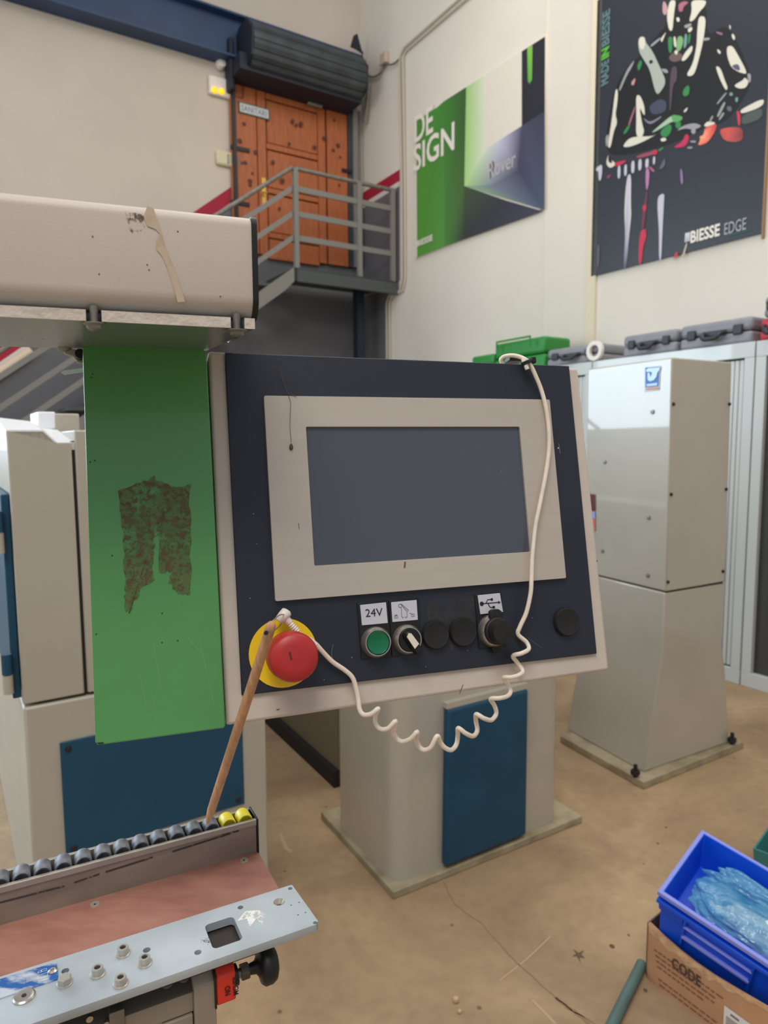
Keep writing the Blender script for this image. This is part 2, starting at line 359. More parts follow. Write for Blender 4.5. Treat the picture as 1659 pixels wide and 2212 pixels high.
text('SANITARI', A + hB * .03 + Z * .025, hB, Z, .29, .06, M('sign_ink', (95, 120, 105), .6), sg, off=.013, nrm=nB)
# guide rails and tube beside the door
gd = root('shutter_guide', wB(765, 575, .05), 'grey vertical shutter guide rail between wooden door and room corner', 'rail')
zz = wB(765, 578, .05).z
for x0, x1, o_, m_ in ((753, 764, .06, SHUT), (765, 775, .09, RAILG), (776, 781, .04, STEELD)):
    A = wB(x0, 400, o_); B = wB(x1, 400, o_)
    obj('guide_channel', MB().box(V((A.x, A.y, zz)), V((B.x - A.x, B.y - A.y, 0)), -nB * (o_ - .01), Z * (wB(765, 235, .05).z - zz)), m_, gd, bevel=.004)
# rolled shutter
A = wB(530, 119, .30); B = wB(768, 166, .30); ax = V((B.x - A.x, B.y - A.y, 0)); Ls = ax.length; ax.normalize(); zA = (A.z + B.z) / 2; A.z = zA
sh = root('roller_shutter', A + ax * Ls / 2 - Z * .3, 'dark rolled-up metal shutter drum mounted above the wooden door', 'shutter')
Rs = .25; ns = 16
obj('drum', MB().cyl(A, A + ax * Ls, Rs - .03, n=24), SHUTB, sh, smooth=40)
for k in range(ns):
    t0 = 2 * math.pi * (k + .04) / ns; t1 = 2 * math.pi * (k + .96) / ns; q = []
    for t in (t0, (t0 + t1) / 2, t1): q.append(A + (nB * math.cos(t) + Z * math.sin(t)) * (Rs + (.008 if t != t0 and t != t1 else 0)))
    q2 = [A + (nB * math.cos(t) + Z * math.sin(t)) * (Rs - .02) for t in (t1, t0)]
    obj('slat', MB().prism(q + q2, ax * Ls), SHUT, sh)
for d in (-.022, Ls + .002): obj('end_plate', MB().prism([A + ax * d + nB * x + Z * y for x, y in ((-.28, .16), (-.1, .25), (.12, .24), (.25, .08), (.22, -.16), (.05, -.24), (-.28, -.24))], ax * .02), SHUTB, sh)
zl = wB(620, 187, .30).z
obj('bottom_box', MB().box(V((A.x, A.y, zl)) - nB * .26 - ax * .1, ax * (Ls + .12), nB * .36, Z * .16), SHUTB, sh)
obj('side_bracket', MB().box(V((A.x, A.y, zl - .12)) - nB * .28 - ax * .13, ax * .06, nB * .16, Z * .52), SHUTB, sh, bevel=.02)
# emergency light, switches, alarm
el = root('emergency_light', wB(470, 193, .02), 'white emergency lamp with two lit amber bulbs left of the door', 'lamp')
A = wB(449, 205, 0); obj('housing', MB().box(A, hB * .40, nB * .06, Z * .19), WPLAS, el, bevel=.02)
for x, y in ((463, 195), (478, 198)): obj('bulb', MB().lathe(wB(x, y, .06), nB, [(.032, 0), (.03, .015), (.015, .03), (.001, .034)], 16), LAMP, el, smooth=60)
el = root('wall_switch', wB(483, 345, .02), 'cream switch box with small round and ribbed controls left of the door', 'switch')
A = wB(465, 357, 0); obj('housing', MB().box(A, hB * .28, nB * .05, Z * .16), M('cream_plastic', (215, 205, 170), .5), el, bevel=.03)
for k in range(4): obj('rocker', MB().box(A + hB * (.12 + .04 * k) + Z * .03 + nB * .05, hB * .02, nB * .01, Z * .09), STEELD, el)
el = root('wall_alarm', wB(476, 146, .02), 'small white round alarm fixed to wall just under the beam', 'alarm')
obj('base', MB().lathe(wB(468, 118, 0), nB, [(.07, 0), (.07, .04), (.05, .07), (.001, .08)], 20), RAILG, el, smooth=50)
obj('horn', MB().lathe(wB(474, 143, 0), nB, [(.04, 0), (.055, .04), (.04, .09), (.001, .1)], 20), WPLAS, el, smooth=50)
# ---------------------------------------------------------------- platform with railings
zr_ = 4.29
Cn = hz(632, 358, zr_)
zf = hit(632, 577, V((Cn.x, Cn.y, 0)), V((Cn.x, Cn.y, 0)).normalized() * -1).z
pw = (C0 - Cn).dot(r1); Cn2 = V((Cn.x, Cn.y, 0)); pl = (C0 - Cn2).dot(hB)
plf = root('stair_landing', Cn2 + Z * zf, 'grey steel landing with pipe railings in front of the wooden door', 'landing')
obj('deck', MB().box(Cn2 + Z * (zf - .015), hB * (pl - .02), r1 * (pw - .1), Z * .015), PLATG, plf)
fh = .14
obj('fascia', MB().box(Cn2 + Z * (zf - fh), hB * (pl - .02), r1 * .04, Z * fh), PLATG, plf, bevel=.004)
obj('fascia', MB().box(Cn2 + Z * (zf - fh), hB * .04 + r1 * .0, r1 * (pw - .1), Z * fh), PLATG, plf, bevel=.004)
hr = zr_ - zf
def post(P): obj('post', MB().box(P - hB * .025 - r1 * .025, hB * .05, r1 * .05, Z * hr), RAILG, plf, bevel=.004)
for P in (Cn2 + Z * zf + hB * .05 + r1 * .05, Cn2 + Z * zf + hB * (pl - .06) + r1 * .05, Cn2 + Z * zf + hB * pl * .62 + r1 * .05): post(P)
for k, t in enumerate((1.0, .80, .55, .31)):
    zz = zf + hr * t; rr = .022 if k == 0 else .03
    if k == 0:
        obj('handrail', MB().cyl(Cn2 + Z * zz + hB * .05 + r1 * .05, Cn2 + Z * zz + hB * (pl - .02) + r1 * .05, rr, n=10), STEELD, plf, smooth=40)
    else:
        obj('rail', MB().box(Cn2 + Z * (zz - .03) + hB * .05 + r1 * .04, hB * (pl - .08), r1 * .02, Z * .06), RAILG, plf, bevel=.004)
obj('support_post', MB().box(V((C0.x, C0.y, 0)) - hB * .35 - r1 * .45, hB * .1, r1 * .1, Z * (zf - .02)), SHUTB, plf)
# stairs descending along the back wall
st = root('staircase', V((Cn.x, Cn.y, 0)) - hB * 3, 'grey steel staircase descending along the back wall behind the machines', 'staircase')
Pe = hit(500, 441, Cn2, nB); slp = (zr_ - Pe.z) / (Cn2 - V((Pe.x, Pe.y, 0))).length
T0 = Cn2 - hB * .004; run = .25; rise = run * slp; n_st = int(zf / rise); Ls_ = zf / slp
sv = -hB - Z * slp
for sd in (.0, pw - .12):
    obj('stringer', MB().prism([T0 + r1 * sd + Z * zf, T0 + r1 * sd + Z * (zf - fh), T0 + r1 * sd + Z * (zf - fh - .1) - hB * .1, T0 + r1 * sd + Z * .02 - hB * (Ls_ - .25), T0 + r1 * sd + Z * .02 - hB * (Ls_ - .02)], r1 * .03), RAILG if sd == 0 else PLATG, st)
for k in range(1, n_st): obj('step', MB().box(V((T0.x, T0.y, zf - k * rise - .03)) - hB * (run * k - .02) + r1 * .035, -hB * .24, r1 * (pw - .17), Z * .03), PLATG, st)
for t, m_ in ((1.0, STEELD), (.80, RAILG), (.55, RAILG), (.31, RAILG)):
    P_ = T0 + Z * (zf + hr * t) + hB * .02 + r1 * .05
    if t == 1: obj('handrail', MB().cyl(P_, P_ + sv * (Ls_ - .3), .022, n=8), m_, st, smooth=40)
    else: obj('rail', MB().prism([P_ - Z * .03, P_ + Z * .03, P_ + Z * .03 + sv * (Ls_ - .3), P_ - Z * .03 + sv * (Ls_ - .3)], r1 * .02), m_, st)
for k in (6, 13, 19):
    if k < n_st - 1: obj('post', MB().box(T0 + Z * (zf - rise * k) - hB * run * k + r1 * .03, -hB * .05, r1 * .05, Z * hr), RAILG, st)
hr2 = obj('wall_handrail', MB().cyl(wB(-120, 884, .06), wB(68, 758, .06), .045, n=10), M('cream_lit_rail', (222, 200, 172), .6), label='cream wall handrail rising along the back wall beside the stairs', cat='handrail', smooth=40)  # light caught along the rail is put into its cream colour
# ---------------------------------------------------------------- conduits and cable on the right wall
for dx, lb in ((0, 'left one of two thin conduits running down the white wall'), (8, 'right one of two thin conduits running down the white wall')):
    P = [(1290 + dx * 2.0, -268), (1005 + dx * 2.0, -14), (873 + dx * .6, 103 + dx * .7), (863 + dx, 125), (868 + dx * .8, 400), (869 + dx * .8, 600), (864 + dx * .8, 628), (840 + dx * .8, 640), (835 + dx * .8, 655), (836 + dx * .8, 800), (838 + dx * .8, 1100)]
    obj('wall_conduit', MB().tube([wR(x, y, .02) for x, y in P], .012, 8), M('conduit_cream', (196, 186, 170), .6), label=lb, cat='conduit', smooth=50)
c_ = spline([wR(x, y, .03) for x, y in [(789, 130), (793, 158), (806, 166), (822, 158), (830, 143), (836, 140), (850, 138), (862, 128)]], 5)
cb = root('wall_cable', wR(830, 150, .03), 'drooping thin dark cable with small box near the room corner', 'cable')
obj('cable', MB().tube(c_, .01, 8), STEELD, cb, smooth=50)
obj('cable_box', MB().box(wR(829, 146, 0), -r1 * .12, nR * .06, Z * .12), M('old_beige_box', (190, 170, 148), .6), cb, bevel=.01)
obj('shutter_pole', MB().cyl(wR(797, 178, .05), wR(789, 268, .05), .02, n=8), STEELD, label='short dark rod hanging down at the room corner', cat='rod', smooth=40)
# ================================================================ POSTERS
PRT = printed('poster_print')
def printpoly(name, fn, polys, off, par, step=.0004):
    mb = MB(); cols = []
    for k, (pts, cs) in enumerate(polys):
        mb.face([fn(x, y, off + step * k) for x, y in pts])
        if isinstance(cs[0], (int, float)): cs = [cs] * len(pts)
        cols += cs
    return obj(name, mb, PRT, par, cols=cols)
def poster_board(name, x0, x1, yb_, yt, label, col, xt=None):
    A = wR(x0, yb_, .0); B = wR(x1, 454 if x1 < 1300 else 516, .0); T = wR(x0 if xt is None else xt, yt, .0)
    r = root(name, V((A.x, A.y, A.z)), label, 'poster')
    obj('panel', MB().box(A, V((B.x - A.x, B.y - A.y, 0)), nR * .02, Z * (T.z - A.z)), col, r)
    return r, A, B, T
p1, A1, B1, T1 = poster_board('wall_poster', 900.5, 1176, 558, 77, 'green, white and black design poster reading DE SIGN on the wall', M('poster_white', (226, 216, 200), .5), xt=1180)
g1, g2, dk = (84, 150, 62), (64, 118, 52), (48, 50, 60)
off = .0212
printpoly('print', wR, [
    ([(899, 262), (945, 231), (960, 218), (960, 533), (901, 556)], [(80, 140, 58), (70, 140, 56), (66, 130, 52), (84, 150, 66), (84, 150, 52)]),
    ([(960, 218), (1007, 188), (1003, 402), (1003, 517), (960, 533)], [(66, 130, 52), (54, 92, 46), (70, 104, 54), (48, 54, 56), (76, 132, 60)]),
    ([(1003, 402), (1090, 432), (1172, 456), (1003, 517)], [(64, 86, 54), (50, 50, 62), (56, 58, 78), (48, 54, 56)]),
    ([(1007, 188), (1050, 160), (1050, 322), (1003, 402)], [(160, 204, 118), (224, 222, 200), (222, 224, 200), (168, 216, 128)]),
    ([(1050, 160), (1127, 110), (1127, 272), (1050, 322)], (226, 216, 200)),
    ([(1127, 111), (1177, 79), (1177, 240), (1127, 272)], (34, 34, 44)),
    ([(1139, 104), (1150, 97), (1149, 172), (1144, 182), (1140, 176)], [(130, 196, 70), (130, 196, 70), (110, 180, 70), (60, 110, 70), (90, 160, 70)]),
    ([(1003, 402), (1050, 322), (1080, 302), (1060, 400)], [(176, 214, 140), (212, 216, 196), (200, 198, 206), (134, 142, 152)]),
    ([(1080, 302), (1127, 272), (1120, 370), (1060, 400)], [(196, 192, 212), (86, 82, 106), (62, 64, 84), (134, 142, 152)]),
    ([(1127, 272), (1177, 240), (1176, 454), (1120, 370)], [(70, 68, 90), (56, 56, 74), (70, 80, 104), (62, 64, 84)]),
    ([(1060, 400), (1120, 370), (1176, 454), (1003, 402)], [(120, 128, 142), (66, 70, 92), (70, 80, 104), (150, 186, 140)]),
], off, p1)
tx = -r1
WT = M('poster_white_ink', (235, 228, 214), .5)
def wtext(body, x0, yb0, x1, yt0, mat, par, off=.027, **k):
    A = wR(x0, yb0, 0); B = wR(x1, 300, 0); T = wR(x0, yt0, 0)
    return text(body, A, tx, Z, (V((B.x, B.y, 0)) - V((A.x, A.y, 0))).length, T.z - A.z, mat, par, off=off, nrm=nR, **k)
wtext('DE', 900, 311, 940, 254, WT, p1, bold=.02)
wtext('SIGN', 898, 374, 986, 317, WT, p1, bold=.02)
wtext('Rover', 1062, 388, 1121, 352, M('poster_dark_ink', (60, 58, 64), .3), p1, off=.024, bold=.01)
wtext('Rover', 1060, 388, 1119, 353, M('poster_silver_ink', (208, 200, 200), .25, .3), p1, off=.026)
wtext('BIESSE', 905, 534, 939, 521, WT, p1, bold=.03)
# poster 2
p2, A2, B2, T2 = poster_board('wall_poster', 1280, 1648, 598, 4, 'tall dark poster of a glossy robot figure leaning over a table', M('poster_charcoal', (43, 46, 54), .4), xt=1293)
obj('panel_edge', MB().box(wR(1648, 516, .0), hB * .0 - r1 * .012, nR * .021, Z * (T2.z - A2.z)), M('fibreboard_edge', (150, 118, 86), .8), p2)
def c1(pts): return [(1280 + x / 4.377, y / 4.377) for x, y in pts]
def c2_(pts): return [(1270 + x / 4.265, 250 + y / 4.265) for x, y in pts]
CR, GN, RD, BK, GY, TL, PK, LI = (216, 210, 192), (50, 130, 70), (196, 44, 72), (11, 11, 14), (150, 150, 152), (110, 150, 148), (170, 100, 120), (196, 192, 204)
polys = [
 (c1([(430, 550), (640, 300), (700, 250), (700, 0), (1080, 0), (1080, 350), (1250, 230), (1350, 350), (1500, 700), (1480, 860), (1280, 1150), (1080, 1200), (720, 1380), (160, 1500), (120, 1300), (200, 850), (330, 620)]), BK),
 (c1([(530, 1000), (640, 930), (700, 960), (690, 1060), (560, 1090)]), (62, 68, 86)),
 (c1([(730, 0), (790, 0), (770, 120), (755, 300), (720, 280), (700, 150)]), CR), (c1([(665, 10), (690, 20), (715, 90), (690, 150), (660, 120)]), (190, 150, 155)),
 (c1([(930, 0), (1080, 0), (1060, 60), (1010, 110), (960, 190), (910, 210), (940, 100)]), CR),
 (c1([(1005, 150), (1075, 160), (1050, 370), (1010, 540), (960, 715), (880, 720), (950, 600), (985, 430), (990, 280)]), CR),
 (c1([(1040, 360), (1115, 355), (1100, 380), (1040, 385)]), GY),
 (c1([(790, 165), (820, 165), (825, 200), (800, 210)]), CR), (c1([(860, 240), (940, 215), (930, 250), (880, 270)]), GY), (c1([(900, 270), (945, 250), (940, 290), (905, 310)]), CR),
 (c1([(810, 40), (860, 10), (915, 20), (860, 60), (850, 110), (815, 110)]), PK), (c1([(640, 370), (700, 295), (680, 340), (655, 405)]), CR),
 (c1([(710, 350), (760, 345), (750, 500), (720, 500)]), GN), (c1([(800, 345), (850, 340), (860, 400), (830, 480), (790, 490)]), (120, 170, 110)), (c1([(765, 345), (785, 345), (795, 450), (770, 440)]), CR),
 (c1([(870, 320), (895, 320), (890, 430), (860, 470)]), TL), (c1([(905, 330), (930, 310), (920, 400), (900, 420)]), GN),
 (c1([(710, 545), (780, 480), (860, 520), (840, 570), (760, 590)]), (105, 82, 84)), (c1([(770, 490), (790, 470), (810, 490), (790, 525)]), CR),
 (c1([(835, 580), (870, 500), (945, 420), (945, 480), (880, 570)]), CR),
 (c1([(430, 390), (450, 345), (495, 350), (500, 400), (560, 470), (640, 640), (700, 780), (620, 900), (590, 860), (540, 650), (480, 560), (440, 490)]), (168, 174, 162)),
 (c1([(450, 350), (490, 350), (500, 410), (480, 470), (450, 460), (435, 400)]), CR), (c1([(530, 580), (560, 560), (575, 590), (545, 610)]), BK),
 (c1([(540, 430), (640, 350), (650, 365), (560, 445)]), GY), (c1([(640, 650), (700, 650), (720, 690), (680, 690)]), GY),
 (c1([(400, 560), (330, 650), (290, 740), (245, 855), (262, 860), (320, 720), (380, 620)]), GY),
 (c1([(215, 850), (235, 840), (240, 900), (230, 1000), (215, 1080), (235, 1160), (200, 1240), (170, 1400), (140, 1390), (180, 1150)]), CR),
 (c1([(120, 1300), (150, 1260), (150, 1350), (130, 1400)]), GY), (c1([(420, 620), (455, 560), (470, 600), (435, 680)]), GN), (c1([(370, 770), (410, 730), (390, 810), (365, 800)]), (200, 140, 140)),
 (c1([(410, 900), (450, 900), (490, 1000), (495, 1110), (440, 1000), (470, 1180), (490, 1240), (465, 1300), (410, 1290), (415, 1100)]), CR),
 (c1([(480, 1110), (540, 1160), (660, 1090), (640, 1120), (550, 1180), (500, 1150)]), (128, 122, 140)),
 (c1([(280, 1390), (340, 1310), (420, 1290), (560, 1290), (620, 1260), (480, 1340), (350, 1390)]), CR), (c1([(285, 1260), (340, 1180), (360, 1190), (310, 1270)]), GN), (c1([(335, 1180), (400, 1000), (408, 1010), (350, 1190)]), PK),
 (c1([(550, 1260), (640, 1180), (760, 1080), (860, 1110), (830, 1140), (750, 1150), (700, 1180), (600, 1240)]), (160, 190, 160)), (c1([(740, 1080), (860, 1100), (830, 1150), (760, 1160)]), (90, 160, 90)),
 (c1([(640, 1240), (720, 1170), (750, 1190), (740, 1250), (700, 1300), (650, 1290)]), GN), (c1([(780, 1160), (840, 1150), (830, 1210), (790, 1215)]), GN), (c1([(640, 1310), (690, 1300), (700, 1330), (650, 1340)]), CR),
 (c1([(750, 1400), (850, 1340), (880, 1260), (920, 1290), (880, 1390)]), (192, 40, 84)), (c1([(790, 1240), (850, 1190), (960, 1160), (1040, 1190), (960, 1230), (880, 1210)]), GY), (c1([(930, 1230), (960, 1200), (980, 1240), (960, 1270), (935, 1260)]), GY),
 (c1([(920, 1330), (980, 1330), (975, 1350), (925, 1345)]), GY), (c1([(890, 1390), (950, 1385), (940, 1405), (900, 1405)]), GY),
 (c1([(1060, 1200), (1180, 1160), (1160, 1240), (1090, 1350), (990, 1380), (1020, 1320), (1010, 1290), (1050, 1280)]), [(214, 60, 66), (200, 50, 60), (220, 80, 66), (230, 110, 84), (240, 120, 100), (244, 150, 110), (244, 160, 120), (250, 180, 130)]),
 (c1([(1050, 1190), (1080, 1150), (1130, 1150), (1170, 1165), (1080, 1200)]), CR),
 (c1([(1190, 1220), (1330, 1200), (1420, 1210), (1430, 1320), (1350, 1345), (1240, 1330)]), [(190, 74, 62), (216, 90, 80), (130, 50, 52), (110, 46, 50), (206, 80, 74), (190, 80, 70)]),
 (c1([(1390, 1040), (1625, 922), (1612, 1004), (1410, 1080)]), CR), (c1([(1360, 1030), (1400, 1080), (1395, 1195), (1375, 1180)]), (200, 56, 66)), (c1([(1410, 1090), (1608, 1010), (1606, 1120), (1410, 1190)]), (72, 82, 76)),
 (c1([(1270, 440), (1320, 430), (1370, 510), (1470, 700), (1400, 690), (1310, 640), (1270, 520)]), CR), (c1([(1310, 620), (1380, 600), (1400, 670), (1350, 660)]), (84, 84, 108)),
 (c1([(1330, 810), (1420, 760), (1440, 730), (1480, 770), (1450, 830), (1390, 840)]), CR), (c1([(1160, 620), (1210, 640), (1250, 760), (1280, 830), (1260, 860), (1200, 740)]), CR), (c1([(1460, 690), (1500, 700), (1495, 780), (1475, 780)]), GY),
 (c1([(1160, 295), (1230, 310), (1230, 335), (1180, 320)]), (140, 104, 134)), (c1([(1290, 230), (1310, 250), (1300, 290)]), CR), (c1([(1320, 310), (1350, 350), (1340, 385), (1315, 350)]), CR), (c1([(1180, 460), (1215, 490), (1205, 515), (1180, 490)]), CR),
 (c1([(1260, 870), (1272, 880), (1182, 990), (1170, 980)]), GY), (c1([(1240, 960), (1262, 970), (1194, 1110), (1170, 1100)]), GY), (c1([(1230, 1060), (1252, 1070), (1202, 1140), (1190, 1130)]), GY), (c1([(1130, 1090), (1144, 1100), (1114, 1160), (1100, 1150)]), GY),
 (c1([(1290, 880), (1320, 870), (1330, 900), (1300, 910)]), TL), (c1([(1350, 920), (1380, 920), (1370, 970), (1350, 960)]), TL), (c1([(1270, 1000), (1320, 1010), (1310, 1060), (1270, 1040)]), (90, 96, 110)),
 (c1([(850, 860), (900, 800), (920, 830), (910, 900), (860, 915)]), GN), (c1([(860, 1050), (900, 1010), (895, 1040), (870, 1065)]), CR), (c1([(735, 640), (800, 620), (800, 760), (760, 800), (740, 1050), (725, 1050)]), (78, 68, 72)),
 (c2_([(75, 480), (135, 440), (125, 580), (100, 610), (95, 500), (75, 515)]), LI), (c2_([(190, 350), (200, 400), (250, 430), (250, 460), (200, 485), (165, 440)]), CR), (c2_([(190, 350), (203, 395), (228, 425), (210, 440), (185, 420)]), BK),
 (c2_([(250, 430), (370, 405), (300, 460), (240, 465)]), RD), (c2_([(440, 370), (640, 310), (640, 350), (460, 395)]), (150, 70, 90)), (c2_([(590, 320), (640, 310), (635, 360), (600, 355)]), RD), (c2_([(640, 320), (690, 285), (700, 300), (660, 330)]), GN),
 (c2_([(170, 560), (215, 535), (210, 565), (180, 580)]), (140, 60, 90)),
 (c2_([(365, 540), (400, 540), (395, 800), (400, 920), (380, 1100), (355, 1405), (325, 1412), (345, 1100), (335, 900), (345, 700)]), [LI, LI, CR, CR, LI, (96, 88, 112), (96, 88, 112), LI, CR, CR]),
 (c2_([(645, 740), (705, 710), (700, 800), (685, 1100), (675, 1330), (655, 1330), (655, 1050), (640, 850)]), LI),
 (c2_([(535, 470), (570, 500), (560, 640), (540, 700), (530, 600)]), (178, 122, 164)), (c2_([(540, 700), (555, 690), (540, 830), (520, 1040), (490, 1040), (505, 880)]), (112, 46, 62)),
 (c2_([(500, 830), (535, 815), (540, 860), (510, 890)]), RD), (c2_([(490, 1050), (535, 1040), (540, 1120), (510, 1200), (495, 1365), (465, 1370), (470, 1150)]), RD), (c2_([(550, 465), (580, 470), (620, 510), (600, 522)]), PK),
 (c2_([(850, 480), (870, 500), (878, 630), (855, 630)]), (144, 116, 156)), (c2_([(780, 1310), (825, 1240), (830, 1290), (800, 1312)]), RD), (c2_([(905, 1170), (920, 1172), (885, 1296), (865, 1298)]), (190, 176, 150)), (c2_([(85, 1190), (110, 1185), (102, 1395), (80, 1400)]), (92, 88, 98)),
 (c2_([(660, 480), (710, 380), (715, 450), (690, 485), (660, 495)]), (92, 92, 108)),
]
for x0, y0, x1, y1 in ((275, 460, 300, 580), (335, 450, 360, 555), (400, 415, 430, 530), (465, 400, 495, 505), (530, 395, 560, 480), (600, 375, 620, 450)):
    polys.append((c2_([(x0, y0 + 5), (x1, y0 - 5), (x1 - 2, y1 - 6), (x0 - 2, y1 + 2)]), LI))
def soften(pts, cs):
    flat = isinstance(cs[0], (int, float))
    for _ in range(2):
        q = []; cq = []
        for i in range(len(pts)):
            a, b = pts[i], pts[(i + 1) % len(pts)]
            q += [(a[0] * .78 + b[0] * .22, a[1] * .78 + b[1] * .22), (a[0] * .22 + b[0] * .78, a[1] * .22 + b[1] * .78)]
            if not flat: c, d = cs[i], cs[(i + 1) % len(cs)]; cq += [tuple(c[k] * .78 + d[k] * .22 for k in range(3)), tuple(c[k] * .22 + d[k] * .78 for k in range(3))]
        pts = q; cs = cs if flat else cq
    return pts, cs
polys = [soften(a, b) for a, b in polys]
printpoly('print', wR, polys, .0205, p2, step=.00005)
wtext('BIESSE', 1496, 527, 1568, 501, WT, p2, off=.0255, bold=.03)
wtext('EDGE', 1569, 509, 1625, 484, M('poster_grey_ink', (170, 170, 174), .5), p2, off=.0255)
printpoly('logo', wR, [([(1479 + 3 * k, 524 - k * .9), (1481 + 3 * k, 523 - k * .9), (1483 + 2.6 * k, 503 - k * .6), (1480 + 2.6 * k, 504 - k * .6)], (210, 210, 210)) for k in range(4)] + [([(1571, 508), (1622, 495), (1622, 497), (1571, 511)], (40, 90, 60))], .0255, p2, step=.0)
A = wR(1319, 181, 0); T = wR(1322, 20, 0); hh = (T.z - A.z)
zt3 = Z * 1.0; ut = -tx
TIN = M('poster_teal_ink', (92, 122, 124), .5); GIN = M('poster_green_ink', (90, 170, 60), .5)
wd = .075
text('MADE', A, Z, ut, hh * .33, wd, TIN, p2, off=.0255, nrm=nR, bold=.03)
text('IN', A + Z * hh * .355, Z, ut, hh * .15, wd, GIN, p2, off=.0255, nrm=nR, bold=.05)
text('BIESSE', A + Z * hh * .53, Z, ut, hh * .47, wd, TIN, p2, off=.0255, nrm=nR, bold=.03)
# ================================================================ METAL CABINETS AND CASES
zc = hit(1631, 737, Pcab, nR).z
def cabw(x): return hit(x, 740, Pcab, nR)
Pj = cabw(1633); Pj = V((Pj.x, Pj.y, 0)); CW = 1.2
cl = ['light grey metal cabinet nearest the camera at the right edge', 'light grey metal cabinet right behind the tall column under the grey cases', 'light grey metal cabinet second from the right edge behind console', 'light grey metal cabinet farthest along the white wall behind console']
for k in range(4):
    O = Pj - r1 * CW + r1 * CW * k + r1 * .004
    r = root('metal_cabinet', O + hB * .22 + r1 * .6, cl[k], 'cabinet', 'metal cabinets along the white wall')
    Wc = CW - .008; D = hB * .45
    obj('body', MB().box(O + hB * .04, r1 * Wc, hB * .41, Z * zc), CABM, r, bevel=.003)
    obj('frame', MB().box(O, r1 * Wc, hB * .04, Z * .09), CABM, r, bevel=.003)
    obj('frame', MB().box(O + Z * (zc - .09), r1 * Wc, hB * .04, Z * .09), CABM, r, bevel=.003)
    for s_ in (0, Wc - .06): obj('frame', MB().box(O + r1 * s_ + Z * .09, r1 * .06, hB * .04, Z * (zc - .18)), CABM, r, bevel=.003)
    obj('shade_backing', MB().box(O + hB * .03 + r1 * .06 + Z * .09, r1 * (Wc - .12), hB * .008, Z * (zc - .18)), CABG, r)  # dark sheet stands in for the shaded inside of the cabinet
    nsl = 14; sw = .03
    base = None
    for j in range(nsl):
        if base is None: base = obj('slat', MB().box(O + hB * .012 + r1 * .068 + Z * .1, r1 * (sw - .004), hB * .016, Z * (zc - .20)), CABM, r, bevel=.004, own=True); s0_ = base
        else: copy_part(base, r1 * sw * j, r)
def pcase(name, x0, x1, yb_, yt, label, mat, dpt=.3, grp='tool cases on top of the cabinets', off=.03, handle=True):
    P0_ = Pcab + hB * off; A = hit(x0, yb_, P0_, nR); B = hit(x1, yb_, P0_, nR); Th = hit(x0, yt, P0_, nR)
    A = V((A.x, A.y, zc + .001)); B = V((B.x, B.y, zc + .001)); h_ = Th.z - zc; u_ = (A - B); Ln = u_.length; u_.normalize(); o_ = B
    r = root(name, (A + B) / 2 + hB * dpt / 2, label, 'case', grp)
    obj('lower_shell', MB().box(o_, u_ * Ln, hB * dpt, Z * h_ * .46), mat, r, bevel=.02, seg=3)
    obj('lid', MB().box(o_ + Z * h_ * .48, u_ * Ln, hB * dpt, Z * h_ * .52), mat, r, bevel=.025, seg=3)
    if handle:
        q = [o_ + u_ * Ln * t + Z * h_ * z_ - hB * e for t, z_, e in ((.38, .5, .0), (.38, .45, .035), (.42, .3, .05), (.58, .3, .05), (.62, .45, .035), (.62, .5, .0))]
        obj('handle', MB().tube(spline(q, 4), .014, 8), CASED, r, smooth=50)
        obj('handle_mount', MB().box(o_ + u_ * Ln * .34 + Z * h_ * .42 - hB * .01, u_ * Ln * .32, hB * .012, Z * h_ * .2), CASED, r, bevel=.004)
        for t in (.12, .76): obj('latch', MB().box(o_ + u_ * Ln * t + Z * h_ * .36 - hB * .014, u_ * Ln * .12, hB * .018, Z * h_ * .38), CASED, r, bevel=.006)
    return r, o_, u_, Ln, h_
pcase('tool_case', 1468, 1624, 740, 706, 'largest grey tool case, right of the three on the cabinets', CASEG, .34)
pcase('tool_case', 1345, 1461, 756, 727, 'middle grey tool case of the three on the cabinets', CASEG, .3)
pcase('tool_case', 1181, 1293, 780, 757, 'leftmost grey tool case, beside the green boxes and white ring', CASEG, .34)
rr_ = pcase('tool_case', 1639, 1700, 738, 690, 'red plastic case at the right edge on the cabinet top', CASER, .3)
g_ = pcase('tool_case', 1646, 1705, 738, 690, 'grey case stacked on top of the red case', CASEG, .3)
for o in [g_[0]]: o.location = o.location + Z * (rr_[4] + .002)
pcase('green_box', 1068, 1176, 789, 744, 'green plastic box with wire handle on the farthest cabinet', CRATEG, .3, 'green boxes on the cabinets', .05, False)
pcase('green_box', 1018, 1066, 800, 771, 'smaller dark green box left of the larger green box', CRATEG, .3, 'green boxes on the cabinets', .05, False)
A = hit(1073, 746, Pcab, nR); B = hit(1145, 750, Pcab, nR)
obj('carry_handle', MB().tube([V((A.x, A.y, zc + .19)), V((A.x, A.y, zc + .26)), V((B.x, B.y, zc + .26)), V((B.x, B.y, zc + .19))], .008, 8), CRATEG, label='green wire handle standing above the larger green box', cat='handle')
Pk = hit(1283, 765, Pcab - hB * .0, nR); rg = MB(); 
rg.loft([[V((Pk.x, Pk.y, zc + .075)) + hB * .02 + hB * e + (r1 * math.cos(t) + Z * math.sin(t)) * R_ for t in [2 * math.pi * i / 24 for i in range(24)]] for R_, e in ((.07, -.022), (.07, .005), (.042, .005), (.042, -.022), (.07, -.022))], False)
obj('tape_roll', rg, WPLAS, label='white ring roll standing on edge in front of leftmost grey case', cat='roll', smooth=50)
